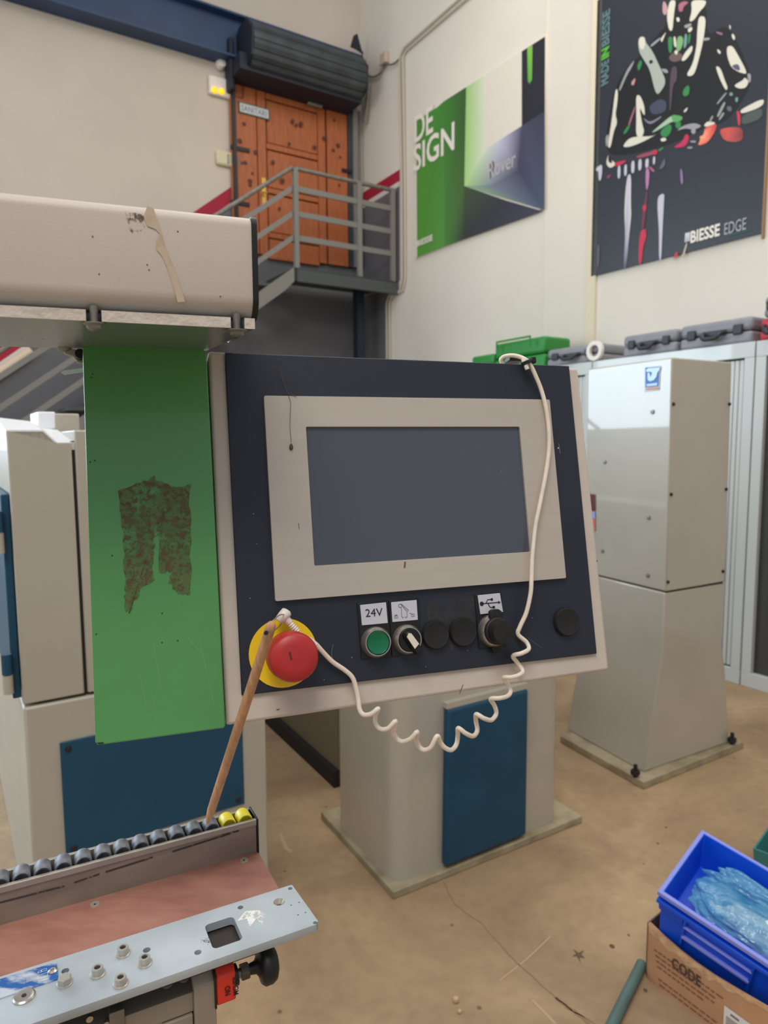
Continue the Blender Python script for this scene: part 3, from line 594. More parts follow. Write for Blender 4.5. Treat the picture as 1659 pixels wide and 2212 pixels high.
# ================================================================ TALL COLUMN (right)
def flange(name, N_, L_, R_, th, par, holes=()):
    Fq = L_ + R_ - N_
    return obj(name, MB().prism([N_, R_, Fq, L_], Z * th), FLANGE, par, bevel=.004)
N0 = hz(1390, 1706, .0); R0 = hz(1606, 1617, .0); L0 = hz(1210, 1604, .0)
col = root('machine_column', (R0 + L0) / 2, 'tall grey-beige column with flared foot and small blue sticker', 'machine')
flange('base_flange', N0, L0, R0, .035, col)
Nb = hz(1390, 1668, .035); Rb = hz(1574, 1604, .035); Lb_ = hz(1225, 1576, .035)
d1 = V((Rb.x - Nb.x, Rb.y - Nb.y, 0)).normalized(); nF = V((d1.y, -d1.x, 0)); 
def rf(px, py, off=0): return hit(px, py, Nb + nF * off, nF)
Dv = V((Lb_.x - Nb.x, Lb_.y - Nb.y, 0)); 
lv = [(rf(1390, 1668), rf(1574, 1604)), (rf(1418, 1501), rf(1567, 1471)), (rf(1427, 1440), rf(1561, 1415)), (rf(1431, 1400), rf(1559, 1370)), (rf(1436, 1281), rf(1565, 1252))]
zs = [(a.z) for a, b in lv]
rings = []
for (a, b), z in zip(lv, zs):
    a = V((a.x, a.y, z)); b = V((b.x, b.y, z)); rings.append([a, b, b + Dv, a + Dv])
obj('lower_body', MB().loft(rings), MACH2, col, bevel=.006)
zs1 = zs[-1]; a, b = rf(1437, 1277), rf(1565, 1252); at_, bt = rf(1450, 772), rf(1580, 775); zt_ = at_.z
e0 = nF * .004
A = V((a.x, a.y, zs1 + .006)); B = V((b.x, b.y, zs1 + .006)); A3 = V((at_.x, at_.y, zt_)); B3 = V((bt.x, bt.y, zt_))
up_ = MB().loft([[A + e0, B + e0, B + Dv, A + Dv], [A3 + e0, B3 + e0, B3 + Dv, A3 + Dv]]); obj('upper_body', up_, MACH2, col, bevel=.006)
obj('seam_gasket', MB().loft([[rings[-1][0] + d1 * .01, rings[-1][1] - d1 * .01, rings[-1][2] - d1 * .01, rings[-1][3] + d1 * .01], [p + Z * .008 for p in (rings[-1][0] + d1 * .01, rings[-1][1] - d1 * .01, rings[-1][2] - d1 * .01, rings[-1][3] + d1 * .01)]]), DARK, col)
dl = Dv.normalized(); nL = V((-dl.y, dl.x, 0)); nL = nL if nL.x < 0 else -nL
Dn = (A3 - A); nLs = dl.cross(Dn).normalized(); nLs = nLs if nLs.x < 0 else -nLs
def lf(px, py, off=0): return hit(px, py, A + nLs * off, nLs)
for x, y in ((1454, 873), (1575, 873), (1449, 1068), (1568, 1057), (1442, 1257), (1561, 1234)):
    obj('screw', MB().lathe(rf(x, y, .004), nF, [(.008, 0), (.007, .006), (.001, .007)], 10), DARK, col, label='small dark screw head')
for x, y in ((1410, 890), (1307, 998), (1402, 1118), (1400, 1243), (1302, 1190)):
    obj('screw', MB().lathe(lf(x, y, 0), nLs, [(.010, 0), (.009, .005), (.001, .006)], 10), STEELD, col, label='small steel screw head')
for x, y in ((1372, 1672), (1581, 1601)):
    P = hz(x, y + 6, .035); mb = MB(); mb.cyl(P, P + Z * .055, .009, n=8); mb.lathe(P + Z * .012, Z, [(.02, 0), (.02, .018)], 6); obj('anchor_bolt', mb, DARK, col)
stk = obj('sticker', MB().face([lf(1393, 795, .002), lf(1391, 847, .002), lf(1424, 843, .002), lf(1427, 790, .002)]), M('sticker_white', (214, 226, 238), .4), col)
def lpoly(pts, o, m_, nm='sticker_print'): obj(nm, MB().face([lf(1380 + x / 23.7, 780 + y / 23.7, o) for x, y in pts]), m_, stk)
lpoly([(330, 330), (1050, 280), (990, 1290), (330, 1350)], .004, M('sticker_blue', (20, 100, 190), .4))
lpoly([(350, 480), (480, 360), (1080, 320), (1050, 470), (960, 560), (900, 800), (760, 980), (560, 1040), (450, 960), (440, 620), (540, 590), (590, 820), (680, 600), (600, 540), (420, 560)], .006, M('sticker_pale', (208, 240, 250), .4))
lpoly([(400, 1180), (950, 1110), (930, 1250), (390, 1290)], .006, M('sticker_text', (200, 225, 250), .4)); lpoly([(330, 1390), (980, 1330), (980, 1440), (330, 1480)], .006, M('sticker_orange', (214, 140, 90), .4))
cs = root('warning_tag', lf(1270, 1100, .01), 'narrow dark red, blue and orange tag on the column beside console edge', 'tag')
for y0, y1, c in ((1068, 1104, (100, 26, 24)), (1106, 1120, (150, 165, 225)), (1121, 1146, (214, 120, 100))):
    mb = MB(); q = [lf(1250, y0 - 3, .004), lf(1285, y0, .004), lf(1286, y1, .004), lf(1250, y1 - 3, .004)]; mb.prism(q, nLs * .002); obj('tag_band', mb, M('tag_colour', c, .5), cs)
# ================================================================ CENTRE CABINET
N0 = hz(850, 1944, .0); R0 = hz(1258, 1777, .0); L0 = hz(693, 1768, .0)
cc = root('machine_pedestal', (R0 + L0) / 2, 'grey-beige pedestal with blue door standing below the console', 'machine')
flange('base_flange', N0, L0, R0, .028, cc)
Nb = hz(854, 1912, .028); Rb = hz(1211, 1768, .028); Lb_ = hz(723, 1778, .028)
dR = (Rb - Nb); dL = (Lb_ - Nb)
def rquad(N_, a, b, r, z):
    la, lb = a.length, b.length; ua, ub = a.normalized(), b.normalized(); out = []
    cs_ = [(N_, ub, ua), (N_ + a, -ua, ub), (N_ + a + b, -ub, -ua), (N_ + b, ua, -ub)]
    for P, e1, e2 in cs_:
        for i in range(9):
            t = i / 8; out.append((P + e1 * r * (1 - t) ** 2 + e2 * r * t ** 2) + Z * z)
    return out
obj('body', MB().loft([rquad(Nb, dR, dL, .075, 0), rquad(Nb + Z * 0, dR, dL, .075, 1.12)]), MACH2, cc, smooth=35)
nP = V((dR.y, -dR.x, 0)).normalized(); nP = nP if nP.y < 0 else -nP
def pf(px, py, off=0): return hit(px, py, Nb + nP * off, nP)
q = [pf(968, 1526, .03), pf(1143, 1496, .03), pf(1138, 1815, .03), pf(963, 1863, .03)]
zt1 = (q[0].z + q[1].z) / 2; zt0 = (q[2].z + q[3].z) / 2
q[0].z = q[1].z = zt1; q[2].z = q[3].z = zt0
bl_ = obj('blue_door', MB().prism(q, -nP * .03), MBLUE, cc, bevel=.012, seg=3, label='dark blue sheet metal door')
obj('door_flange', MB().box(q[0] + Z * .0 - nP * .03, V((q[1].x - q[0].x, q[1].y - q[0].y, 0)), nP * .024, Z * .02), MACH2, cc)
obj('machine_head', MB().loft([rquad(Nb + dR * .1 + dL * .1, dR * .8, dL * .8, .05, 1.12), rquad(Nb + dR * .1 + dL * .1, dR * .8, dL * .8, .05, 1.2)]), MBLUE, cc, smooth=35)
# machine behind, seen as a low wall with dark plinth
W1 = hz(722, 1703, 0); W0 = hz(560, 1550, 0); dW = (W0 - W1); nW = V((-dW.y, dW.x, 0)).normalized(); nW = nW if nW.x > 0 else -nW
W1 = W1 - dW.normalized() * .0
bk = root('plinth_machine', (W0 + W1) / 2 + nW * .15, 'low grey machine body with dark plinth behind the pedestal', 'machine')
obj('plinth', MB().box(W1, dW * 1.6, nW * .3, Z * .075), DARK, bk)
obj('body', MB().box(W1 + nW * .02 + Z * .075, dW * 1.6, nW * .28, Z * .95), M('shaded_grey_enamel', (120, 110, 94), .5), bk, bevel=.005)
# ================================================================ LEFT MACHINE
LMy = YB; hL = H2(LMy); mL = H2(LMy - 90); nM = -mL
LMP = hz(584, 1960, 0)
def lm(px, py, off=0): return hit(px, py, LMP + nM * off, nM)
zse = lm(48, 1527).z; XL = lm(50, 1540); XR = lm(578, 1700); zto = lm(60, 929).z; XU = lm(33, 1250)
lmr = root('edging_machine', V((lm(300, 1500).x, lm(300, 1500).y, 0)) + mL * .4, 'large grey-beige machine with blue front panel behind the green cover', 'machine')
g2d = lambda P, z: V((P.x, P.y, z))
obj('lower_body', MB().box(g2d(XL, 0), g2d(XR, 0) - g2d(XL, 0), mL * 2.4, Z * (zse - .004)), MACH, lmr, bevel=.008)
XS = lm(172, 1250)
ZL = zto
obj('upper_body', MB().box(g2d(XU, zse) + mL * .02 + hL * .004, g2d(XS, 0) - g2d(XU, 0), mL * 2.3, Z * (zto - zse - .045)), MACH, lmr, bevel=.006)
pts = [(30, 1525), (176, 1499), (160, 960), (130, 952), (104, 930), (12, 930)]
z_a, z_b = lm(104, 929).z, lm(140, 956).z
xs_ = [lm(x, 1250) for x in (33, 170)]; xm = lm(112, 1250); xm2 = lm(140, 1250)
obj('front_door', MB().prism([g2d(xs_[0], zse + .004), g2d(xs_[1], zse + .004), g2d(xs_[1], z_b), g2d(xm2, z_b), g2d(xm, z_a), g2d(xs_[0], z_a)], mL * .02), MACH, lmr, bevel=.004)
x3, x4 = lm(177, 1250), lm(470, 1250)
obj('front_door', MB().box(g2d(x3, zse + .004), g2d(x4, 0) - g2d(x3, 0), mL * .85, Z * (z_a - zse - .004)), MACH, lmr, bevel=.004)
obj('seam', MB().box(g2d(xs_[1], zse + .004) + mL * .008, g2d(x3, 0) - g2d(xs_[1], 0), mL * .1, Z * (z_b - zse)), DARK, lmr)
# hood on top, sloping up to the back, strong light put into its white
A = g2d(xs_[0], z_a - .002); B = g2d(xm, z_a - .002); Cc = g2d(xm2, z_b); Dd = g2d(x3, z_b); zh = hit(40, 902, LMP + mL * .3, nM).z
obj('lit_white_hood', MB().loft([[A, B, Cc, Dd, Dd - Z * .05 + mL * .021, A - Z * .05 + mL * .021], [A + mL * .3 + Z * (zh - A.z), B + mL * .3 + Z * (zh - B.z - .01), Cc + mL * .3 + Z * (zh - Cc.z - .03), Dd + mL * .3 + Z * (zh - Dd.z - .035), Dd + mL * .3 - Z * .05, A + mL * .3 - Z * .05], [A + mL * 2.2 + Z * (zh - A.z), B + mL * 2.2 + Z * (zh - B.z - .01), Cc + mL * 2.2 + Z * (zh - Cc.z - .03), Dd + mL * 2.2 + Z * (zh - Dd.z - .035), Dd + mL * 2.2 - Z * .05, A + mL * 2.2 - Z * .05]]), MWHITE, lmr, label='lid over the machine, bright light put into its white')
pH = LMP + mL * .35
A = hit(118, 916, pH, nM); B = hit(172, 916, pH, nM); obj('top_box', MB().box(A - Z * .03, g2d(B, 0) - g2d(A, 0), mL * .2, Z * (hit(118, 893, pH, nM).z - A.z + .03)), MACH, lmr, bevel=.004)
A = hit(82, 905, pH, nM); B = hit(120, 905, pH, nM); obj('top_box', MB().box(A - Z * .03, g2d(B, 0) - g2d(A, 0), mL * .2, Z * (hit(82, 889, pH, nM).z - A.z + .03)), MWHITE, lmr, bevel=.004)
# blue front panel
ztp = lm(128, 1604).z; zbp = lm(144, 1850).z; A = lm(134, 1700, .0); B = lm(526, 1700, .0)
bp = obj('blue_panel', MB().box(g2d(A, zbp), g2d(B, 0) - g2d(A, 0), nM * .006, Z * (ztp - zbp)), MBLUE, lmr, bevel=.002, label='dark blue front panel held by corner screws')
for P, z in ((A, ztp - .02), (A, zbp + .02), (B, ztp - .02), (B, zbp + .02)):
    s_ = 1 if P is A else -1; obj('screw', MB().lathe(g2d(P, z) + hL * .02 * s_ + nM * .006, nM, [(.009, 0), (.007, .005), (.001, .006)], 10), DARK, bp)
# blue side door with hinges
sdn = -hL; sP = g2d(XU, 0)
def sf(px, py, off=0): return hit(px, py, sP + sdn * off, sdn)
zs_t = sf(12, 1062).z; zs_b = zse + .015
sd_ = obj('side_door', MB().box(g2d(XU, zs_b) + mL * .03, mL * 1.8, sdn * .02, Z * (zs_t - zs_b)), MBLUE, lmr, bevel=.003, label='blue side door on hinges')
for y0, y1, y2 in ((1105, 1150, 1195), (1413, 1456, 1498)):
    P = g2d(XU, 0) + mL * .02 + sdn * .03; xx = 14
    za, zb_, zc_ = [hit(xx + (y0 - 1105) * .04, y, P, V((0, -1, 0))).z for y in (y0, y1, y2)]
    obj('hinge', MB().cyl(g2d(P, zb_), g2d(P, za), .013, n=12), MBLUE, sd_, smooth=40); obj('hinge_lower', MB().cyl(g2d(P, zc_), g2d(P, zb_ - .003), .013, n=12), MACH, sd_, smooth=40)
# ================================================================ SUPPORT ARM, COVER AND CONSOLE
YC, TC = 71.53, 11.5
h = H2(YC); aw = H2(YC - 90); t_ = math.radians(TC); u = Z * math.cos(t_) + aw * math.sin(t_); N = h.cross(u).normalized()
O = depth(612, 1410, .70)
def C(px, py, off=0.0): return hit(px, py, O + N * off, N)
def L2(P): d = P - O; return (d.dot(h), d.dot(u))
# --- console
co = root('control_console', C(880, 1500, -.03), 'navy operator console with grey touchscreen, buttons and beige enclosure', 'console')
enc = [C(449, 758, -.004), C(1249, 795, -.004), C(1317, 1448, -.004), C(488, 1568, -.004)]
obj('enclosure', MB().prism(enc, -N * .075), BEIGE2, co, bevel=.0035, seg=3)
fp = [C(485, 761, 0), C(1230, 790, 0), C(1290, 1412, 0), C(522, 1503, 0)]
obj('front_plate', MB().prism(fp, -N * .003), NAVY, co, bevel=.0012, label='textured navy front plate')
bo = [L2(C(*p, .005)) for p in ((569, 851), (1188, 866), (1223, 1248), (596, 1300))]; bi_ = [L2(C(*p, .005)) for p in ((660, 918), (1124, 925), (1145, 1192), (680, 1222))]
def rect(q): xs = [p[0] for p in q]; ys = [p[1] for p in q]; return ((xs[0] + xs[3]) / 2, (ys[2] + ys[3]) / 2, (xs[1] + xs[2]) / 2, (ys[0] + ys[1]) / 2)
bO = rect(bo); bI = rect(bi_)
bz = MB().plate(rrect(*bO, .002, 3), [rrect(*bI, .0015, 3)], O + N * .0002, h, u, N * .0048)
bezel = obj('screen_bezel', bz, SILVER, co, bevel=.0008, label='brushed silver-beige screen frame')
obj('touchscreen', MB().box(O + h * (bI[0] - .003) + u * (bI[1] - .003) + N * .0003, h * (bI[2] - bI[0] + .006), u * (bI[3] - bI[1] + .006), N * .0018), SCREEN, co, label='dark grey switched-off display')
def pxr(x0, x1, y, off=0): return (C(x1, y, off) - C(x0, y, off)).length / 2
# legend plates
def legend(hx, hy, lx):
    q = [C(x, y, .002) for x, y in hx]; o_ = obj('legend_holder', MB().prism(q, -N * .002), BLACK, co, bevel=.0005)
    q = [C(x, y, .0028) for x, y in lx]; l_ = obj('legend_label', MB().prism(q, -N * .0012), PAPER, o_, bevel=.0003); return o_
l1 = legend([(772, 1303), (839, 1297), (846, 1420), (781, 1424)], 0, [(778, 1307), (834, 1301), (838, 1346), (782, 1351)])
l2 = legend([(840, 1297), (905, 1292), (911, 1412), (847, 1418)], 0, [(845, 1301), (900, 1296), (903, 1339), (848, 1344)])
l3 = legend([(1026, 1285), (1083, 1280), (1092, 1395), (1035, 1401)], 0, [(1032, 1286), (1080, 1281), (1087, 1322), (1038, 1327)])
A = C(790, 1333, .003); B = C(827, 1330, .003); T = C(789, 1316, .003)
text('24V', A, (B - A).normalized(), u, (B - A).length, (T - A).length, INK, l1, off=.0002, nrm=N)
def lines(par, pls, wd, off=.0032, nm='printed_line'):
    mb = MB()
    for pl_ in pls: ribbon(mb, [C(x, y, off) for x, y in pl_], wd, N)
    return obj(nm, mb, INK, par)
k5 = lambda pts: [(500 + x / 3.607, 1250 + y / 3.607) for x, y in pts]
lines(l2, [k5(p) for p in ([(1322, 215), (1328, 300), (1370, 298), (1367, 255), (1320, 200)], [(1303, 200), (1302, 215), (1312, 225), (1322, 222)], [(1306, 200), (1325, 198), (1378, 245), (1376, 258)], [(1334, 300), (1335, 312)], [(1362, 299), (1363, 310)], [(1270, 290), (1271, 308), (1296, 306), (1295, 286), (1270, 290)], [(1275, 288), (1282, 280), (1292, 286)], [(1403, 276), (1404, 296), (1426, 294), (1425, 274), (1403, 276)], [(1403, 276), (1398, 268), (1386, 272)], [(1283, 293), (1284, 302)], [(1414, 280), (1415, 290)])], .0004)
k6 = lambda pts: [(1010 + x / 13.825, 1270 + y / 13.825) for x, y in pts]
lines(l3, [k6(p) for p in ([(430, 470), (560, 460), (940, 430)], [(555, 455), (600, 350), (720, 345)], [(610, 460), (660, 560), (700, 585), (770, 580)])], .0010)
mb = MB()
def dsc(px, py, r, n=16): mb.face([C(px, py, .0034) + (h * math.cos(2 * math.pi * i / n) + u * math.sin(2 * math.pi * i / n)) * r for i in range(n)])
(a_, b_) = k6([(425, 472)])[0]; dsc(a_, b_, .0024); (a_, b_) = k6([(725, 342)])[0]; dsc(a_, b_, .0015)
mb.face([C(x, y, .0034) for x, y in k6([(745, 540), (815, 535), (820, 605), (750, 610)])]); mb.face([C(x, y, .0034) for x, y in k6([(915, 385), (990, 425), (925, 475)])])
obj('printed_symbol', mb, INK, l3)
# round controls
def ringbase(px, py, r, hgt, mat, name='bezel_ring', label=None, tops=None):
    P = C(px, py, .0015); return P, obj(name, MB().lathe(P, N, tops or [(r, 0), (r, hgt * .3), (r * .93, hgt * .75), (r * .84, hgt), (r * .78, hgt), (r * .76, hgt * .6)], 36), mat, co, smooth=35, label=label)
rb = pxr(781, 845, 1385)
P, o_ = ringbase(811, 1387, rb, .010, CHROME)
b1 = obj('push_button', MB().lathe(P + N * .004, N, [(rb * .74, 0), (rb * .74, .0055), (rb * .70, .0065), (rb * .62, .0058), (.001, .005)], 36), BTN, co, smooth=40, label='green round push button')
P, o_ = ringbase(878, 1381, rb * .98, .010, CHROME)
ks = obj('selector_knob', MB().lathe(P + N * .004, N, [(rb * .74, 0), (rb * .74, .006), (rb * .70, .0075), (.001, .0075)], 36), BLACK, co, smooth=40, label='black rotary selector')
an = math.radians(-58); dx = (h * math.cos(an) + u * math.sin(an)); dy = (h * -math.sin(an) + u * math.cos(an))
q = [P + N * .011 + dx * a * rb + dy * b * rb for a, b in ((-.66, .1), (-.5, .30), (.3, .34), (.92, .30), (.95, -.30), (.3, -.34), (-.5, -.30), (-.66, -.1))]
q2 = [P + N * .019 + dx * a * rb + dy * b * rb for a, b in ((-.60, .08), (-.46, .20), (.3, .22), (.86, .2), (.88, -.2), (.3, -.22), (-.46, -.20), (-.60, -.08))]
obj('selector_grip', MB().loft([q, q2]), BLACK, ks, bevel=.0008)
obj('pointer_mark', MB().prism([P + N * .0191 + dx * a * rb + dy * b * rb for a, b in ((-.55, .05), (-.42, .19), (.42, .22), (.5, -.2), (-.42, -.18))], N * .0006), M('ivory_pointer', (236, 226, 205), .4), ks)
rc_ = pxr(911, 968, 1370)
for x, y, r_ in ((939, 1371, rc_), (998, 1365, rc_ * 1.02), (1222, 1343, pxr(1196, 1249, 1343))):
    P = C(x, y, .0003); obj('blanking_plug', MB().lathe(P, N, [(r_, 0), (r_, .0035), (r_ * .93, .0055), (r_ * .86, .0052), (.001, .005)], 36), BLACKM, co, smooth=40)
ru = pxr(1034, 1098, 1358)
P, o_ = ringbase(1064, 1362, ru, .010, CHROME)
pc_ = obj('port_cap', MB().lathe(P + N * .004, N, [(ru * .82, 0), (ru * .82, .010), (ru * .74, .011), (ru * .70, .020), (ru * .66, .0225), (.001, .023)], 36), BLACKM, co, smooth=35, label='black rubber dust cap over the port')
obj('cap_tab', MB().prism([P + N * .006 + h * a * ru + u * b * ru for a, b in ((-.42, .7), (-.36, 1.2), (-.2, 1.3), (.2, 1.3), (.40, 1.15), (.5, .7))], N * .006), BLACKM, pc_, bevel=.0008)
obj('cap_strap', MB().prism([P + N * .002 + h * a * ru + u * b * ru for a, b in ((-.25, -.7), (-.28, -1.1), (-.15, -1.35), (.0, -1.3), (.3, -1.3), (.36, -.7))], N * .004), BLACKM, pc_, bevel=.0008)
# emergency stop
rd = pxr(539, 686, 1410) * 1.0
es = obj('emergency_disc', MB().lathe(C(612, 1410, .0003), N, [(rd, 0), (rd, .0008), (.001, .0008)], 48), YEL, co, label='yellow round plate behind emergency stop')
P = C(620, 1412, .001); rm = .0243
obj('collar', MB().lathe(P, N, [(.014, 0), (.014, .02)], 32), M('grey_collar', (120, 118, 112), .5), co, smooth=40)
obj('emergency_button', MB().lathe(P, N, [(rm * .86, .012), (rm * .97, .0145), (rm, .018), (rm * .985, .037), (rm * .945, .0415), (rm * .86, .0442), (rm * .5, .0458), (.001, .0462)], 48), RED, co, smooth=50, label='red mushroom emergency stop button')
# cobweb and little marks
wb = MB(); wb.tube([C(x, y, .006) for x, y in ((606, 790), (612, 825), (622, 850), (628, 870), (626, 920), (629, 955))], .00025, 5); wb.tube([C(x, y, .006) for x, y in ((612, 825), (604, 800))], .0002, 5)
wb.lathe(C(629, 966, .006), Z, [(.0002, -.0035), (.0022, -.001), (.0016, .002), (.0002, .004)], 8); wb.tube([C(x, y, .006) for x, y in ((622, 850), (634, 853), (640, 856))], .0004, 5)
obj('cobweb', wb, M('dusty_cobweb', (90, 78, 64), .9), label='thin dusty cobweb thread hanging over the screen frame corner', cat='cobweb')
mk = MB(); 
for x, y, r_ in ((548, 1110, .0005), (555, 1175, .0004), (640, 990, .0003), (1206, 968, .001), (1083, 1019, .0004), (1010, 1405, .0004), (540, 1292, .0005), (760, 1420, .0005), (1150, 1335, .0004), (700, 1468, .0004), (920, 1440, .0004)):
    mk.lathe(C(x, y, .0002 if not 570 < x < 1200 or y > 1300 else .0052), N, [(r_, 0), (r_ * .5, .0003)], 6)
obj('dust_specks', mk, PAPER, co, kind='stuff')
mk = MB()
ribbon(mk, [C(x, y, .0003) for x, y in ((720, 1392), (717, 1404), (716, 1415), (719, 1424), (716, 1430))], .0007, N); ribbon(mk, [C(x, y, .0003) for x, y in ((1140, 1378), (1160, 1392), (1172, 1400))], .0004, N); ribbon(mk, [C(x, y, .0003) for x, y in ((1207, 958), (1210, 980))], .0012, N)
obj('scratches', mk, M('pale_scratch', (96, 98, 98), .8), co, kind='stuff')
mk = MB(); mk.face([C(x, y, .0002) for x, y in ((1016, 1288), (1028, 1285), (1034, 1340), (1024, 1345))]); mk.face([C(x, y, .0002) for x, y in ((920, 1300), (1015, 1290), (1024, 1345), (1010, 1400), (930, 1408))])
obj('grime', mk, patchy('dusty_grime', (80, 76, 68), 60, .42, .80), co, kind='stuff')
mk = MB(); mk.face([C(x, y, .0051) for x, y in ((873, 1214), (877, 1213), (876, 1226), (872, 1228))]); ribbon(mk, [C(x, y, .0051) for x, y in ((645, 1130), (646, 1143))], .0006, N)
mk.face([C(x, y, -.0037) for x, y in ((596, 1532), (606, 1531), (600, 1535))]); mk.face([C(x, y, -.0037) for x, y in ((1000, 1478), (1001, 1479), (993, 1500), (992, 1498))]); mk.face([C(x, y, -.0037) for x, y in ((1289, 1210), (1291, 1210), (1291, 1213), (1289, 1213))])
obj('rust_marks', mk, M('rust_brown', (120, 84, 66), .8), co, kind='stuff')
em = MB(); em.face([P + N * .0463 + h * a + u * b for a, b in ((-.0065, .006), (-.0045, .0065), (-.003, -.001), (-.0048, -.0022))]); obj('burn_mark', em, M('scorch_brown', (100, 40, 32), .7), co)
# --- support arm
zu = C(446, 758, .004).z + .001
YA = 69.8; hA = H2(YA); aA = H2(YA - 90); nA = -aA
F0 = hz(550, 711, zu)
def af(px, py, off=0): return hit(px, py, F0 + nA * off, nA)
ztA = af(541, 466).z; tp = .0085; zA0 = zu + tp + .002
Lft = af(-260, 560); E1 = af(545, 580); la = (V((E1.x - Lft.x, E1.y - Lft.y, 0))).length
arm = root('console_arm', V((F0.x, F0.y, zu)) - hA * .3 + aA * .08, 'beige horizontal machine arm with black end gasket carrying the console', 'arm')
def aprof(P, g=0.0, dp=.17):
    out = []; zl, zh_ = zA0 - g, ztA + g; s0_, s1_ = -g, dp + g
    for cx, cz, a0, r_ in ((s0_ + .016, zl + .016, 180, .016), (s1_ - .016, zl + .016, 270, .016), (s1_ - .008, zh_ - .008, 0, .008), (s0_ + .009, zh_ - .009, 90, .009)):
        for i in range(7):
            t = math.radians(a0 + 15 * i); out.append(V((P.x, P.y, 0)) + aA * (cx + r_ * math.cos(t)) + Z * (cz + r_ * math.sin(t)))
    return out
Lf = V((Lft.x, Lft.y, 0)); E1 = V((E1.x, E1.y, 0))
obj('housing', MB().loft([aprof(Lf), aprof(E1)]), BEIGE, arm, smooth=35)
obj('end_gasket', MB().loft([aprof(E1 + hA * .0003, .0012), aprof(E1 + hA * .0046, .0012)]), BLACK, arm, smooth=35, label='black rubber end gasket')
# bottom plate with slots for the screws
fr = lambda x: (V((af(x, 690).x, af(x, 690).y, 0)) - Lf).dot(hA)
o2 = []
def P2(P): d = V((P.x, P.y, 0)) - Lf; return (d.dot(hA), d.dot(aA))
o2 = [(0, 0)]
for x in (203, 513):
    c0 = fr(x); o2 += [(c0 - .0055, 0), (c0 - .0055, .009), (c0 - .003, .013), (c0 + .003, .013), (c0 + .0055, .009), (c0 + .0055, 0)]
o2 += [(fr(550), 0)]
o2 += [P2(hz(447, 758, zu)), P2(hz(300, 757, zu)), P2(hz(176, 757, zu)), P2(hz(140, 752, zu)), (0, P2(hz(0, 750, zu))[1])]
plt = MB().plate(o2, [disc2(*P2(hz(486, 716, zu)), .0016, 8), disc2(*P2(hz(46, 732, zu)), .0012, 8), disc2(*P2(hz(94, 733, zu)), .0012, 8)], Lf + Z * zu, hA, aA, Z * tp)
for a_, b_ in ((-.0, fr(203) - .0056), (fr(203) + .0056, fr(513) - .0056), (fr(513) + .0056, fr(550))):
    obj('painted_edge', MB().box(Lf + hA * a_ + Z * zu - aA * .0006, hA * (b_ - a_), aA * .0012, Z * tp), M('chipped_cream_edge', (214, 204, 190), .6, bump=.5, bs=90), arm)
obj('bottom_plate', plt, M('grey_plate', (150, 158, 162), .28, .6), arm, bevel=.0008, label='pale bottom plate with screw slots')
for x in (203, 513):
    P = Lf + hA * fr(x) + aA * .005 + Z * (zu - .0005); mb = MB(); mb.lathe(P, -Z, [(.0085, 0), (.0085, .0008), (.0060, .0022), (.0055, .0045), (.0035, .0058), (.001, .006)], 20); mb.cyl(P, P + Z * .013, .0032, n=12)
    obj('button_screw', mb, STEELD, arm, smooth=40)
P = hz(140, 754, zu) ; mb = MB().lathe(P + aA * -.004, -Z, [(.007, 0), (.0055, .002), (.002, .0035), (.001, .0036)], 18); obj('button_screw', mb, STEELD, arm, smooth=40)
obj('residue', MB().face([af(x, y, .0004) for x, y in ((270, 456), (296, 460), (312, 466), (314, 490), (305, 498), (290, 502), (276, 500))]), patchy('dark_glue_residue', (96, 78, 66), 110, .50, .56), arm)
obj('old_tape', MB().face([af(x, y, .0006) for x, y in ((310, 468), (318, 445), (332, 450), (340, 475), (348, 500), (356, 530), (368, 560), (380, 590), (390, 620), (400, 652), (384, 653), (374, 618), (362, 580), (350, 553), (337, 538), (338, 520), (345, 505), (336, 495), (318, 488))]), M('yellowed_tape', (204, 184, 158), .6, c2=(182, 156, 130), vs=60, th=(.5, .7)), arm, label='torn strip of yellowed tape')
mk = MB()
for x, y in ((318, 572), (322, 583), (214, 592), (476, 640), (200, 511), (384, 500)): mk.lathe(af(x, y, .0001), nA, [(.0007, 0), (.0004, .0003)], 6)
obj('specks', mk, M('rust_brown2', (120, 96, 80), .8), arm, kind='stuff')
# bracket at the back of the plate
obj('bracket', MB().prism([C(x, y, -.02) for x, y in ((132, 752), (182, 756), (182, 784), (168, 784), (158, 770), (140, 764))], -N * .004), M('beige_bracket', (176, 172, 160), .5), arm, bevel=.001)
obj('bracket_bolt', MB().cyl(C(175, 769, -.02), C(175, 769, -.02) + N * .008, .005, n=10), BLACK, arm)
obj('paper_strip', MB().prism([C(x, y, -.03) for x, y in ((131, 804), (139, 800), (196, 793), (196, 801), (139, 809))], -N * .001), M('white_strip', (240, 246, 250), .5), label='pointed white strip sticking out behind the green cover', cat='strip')
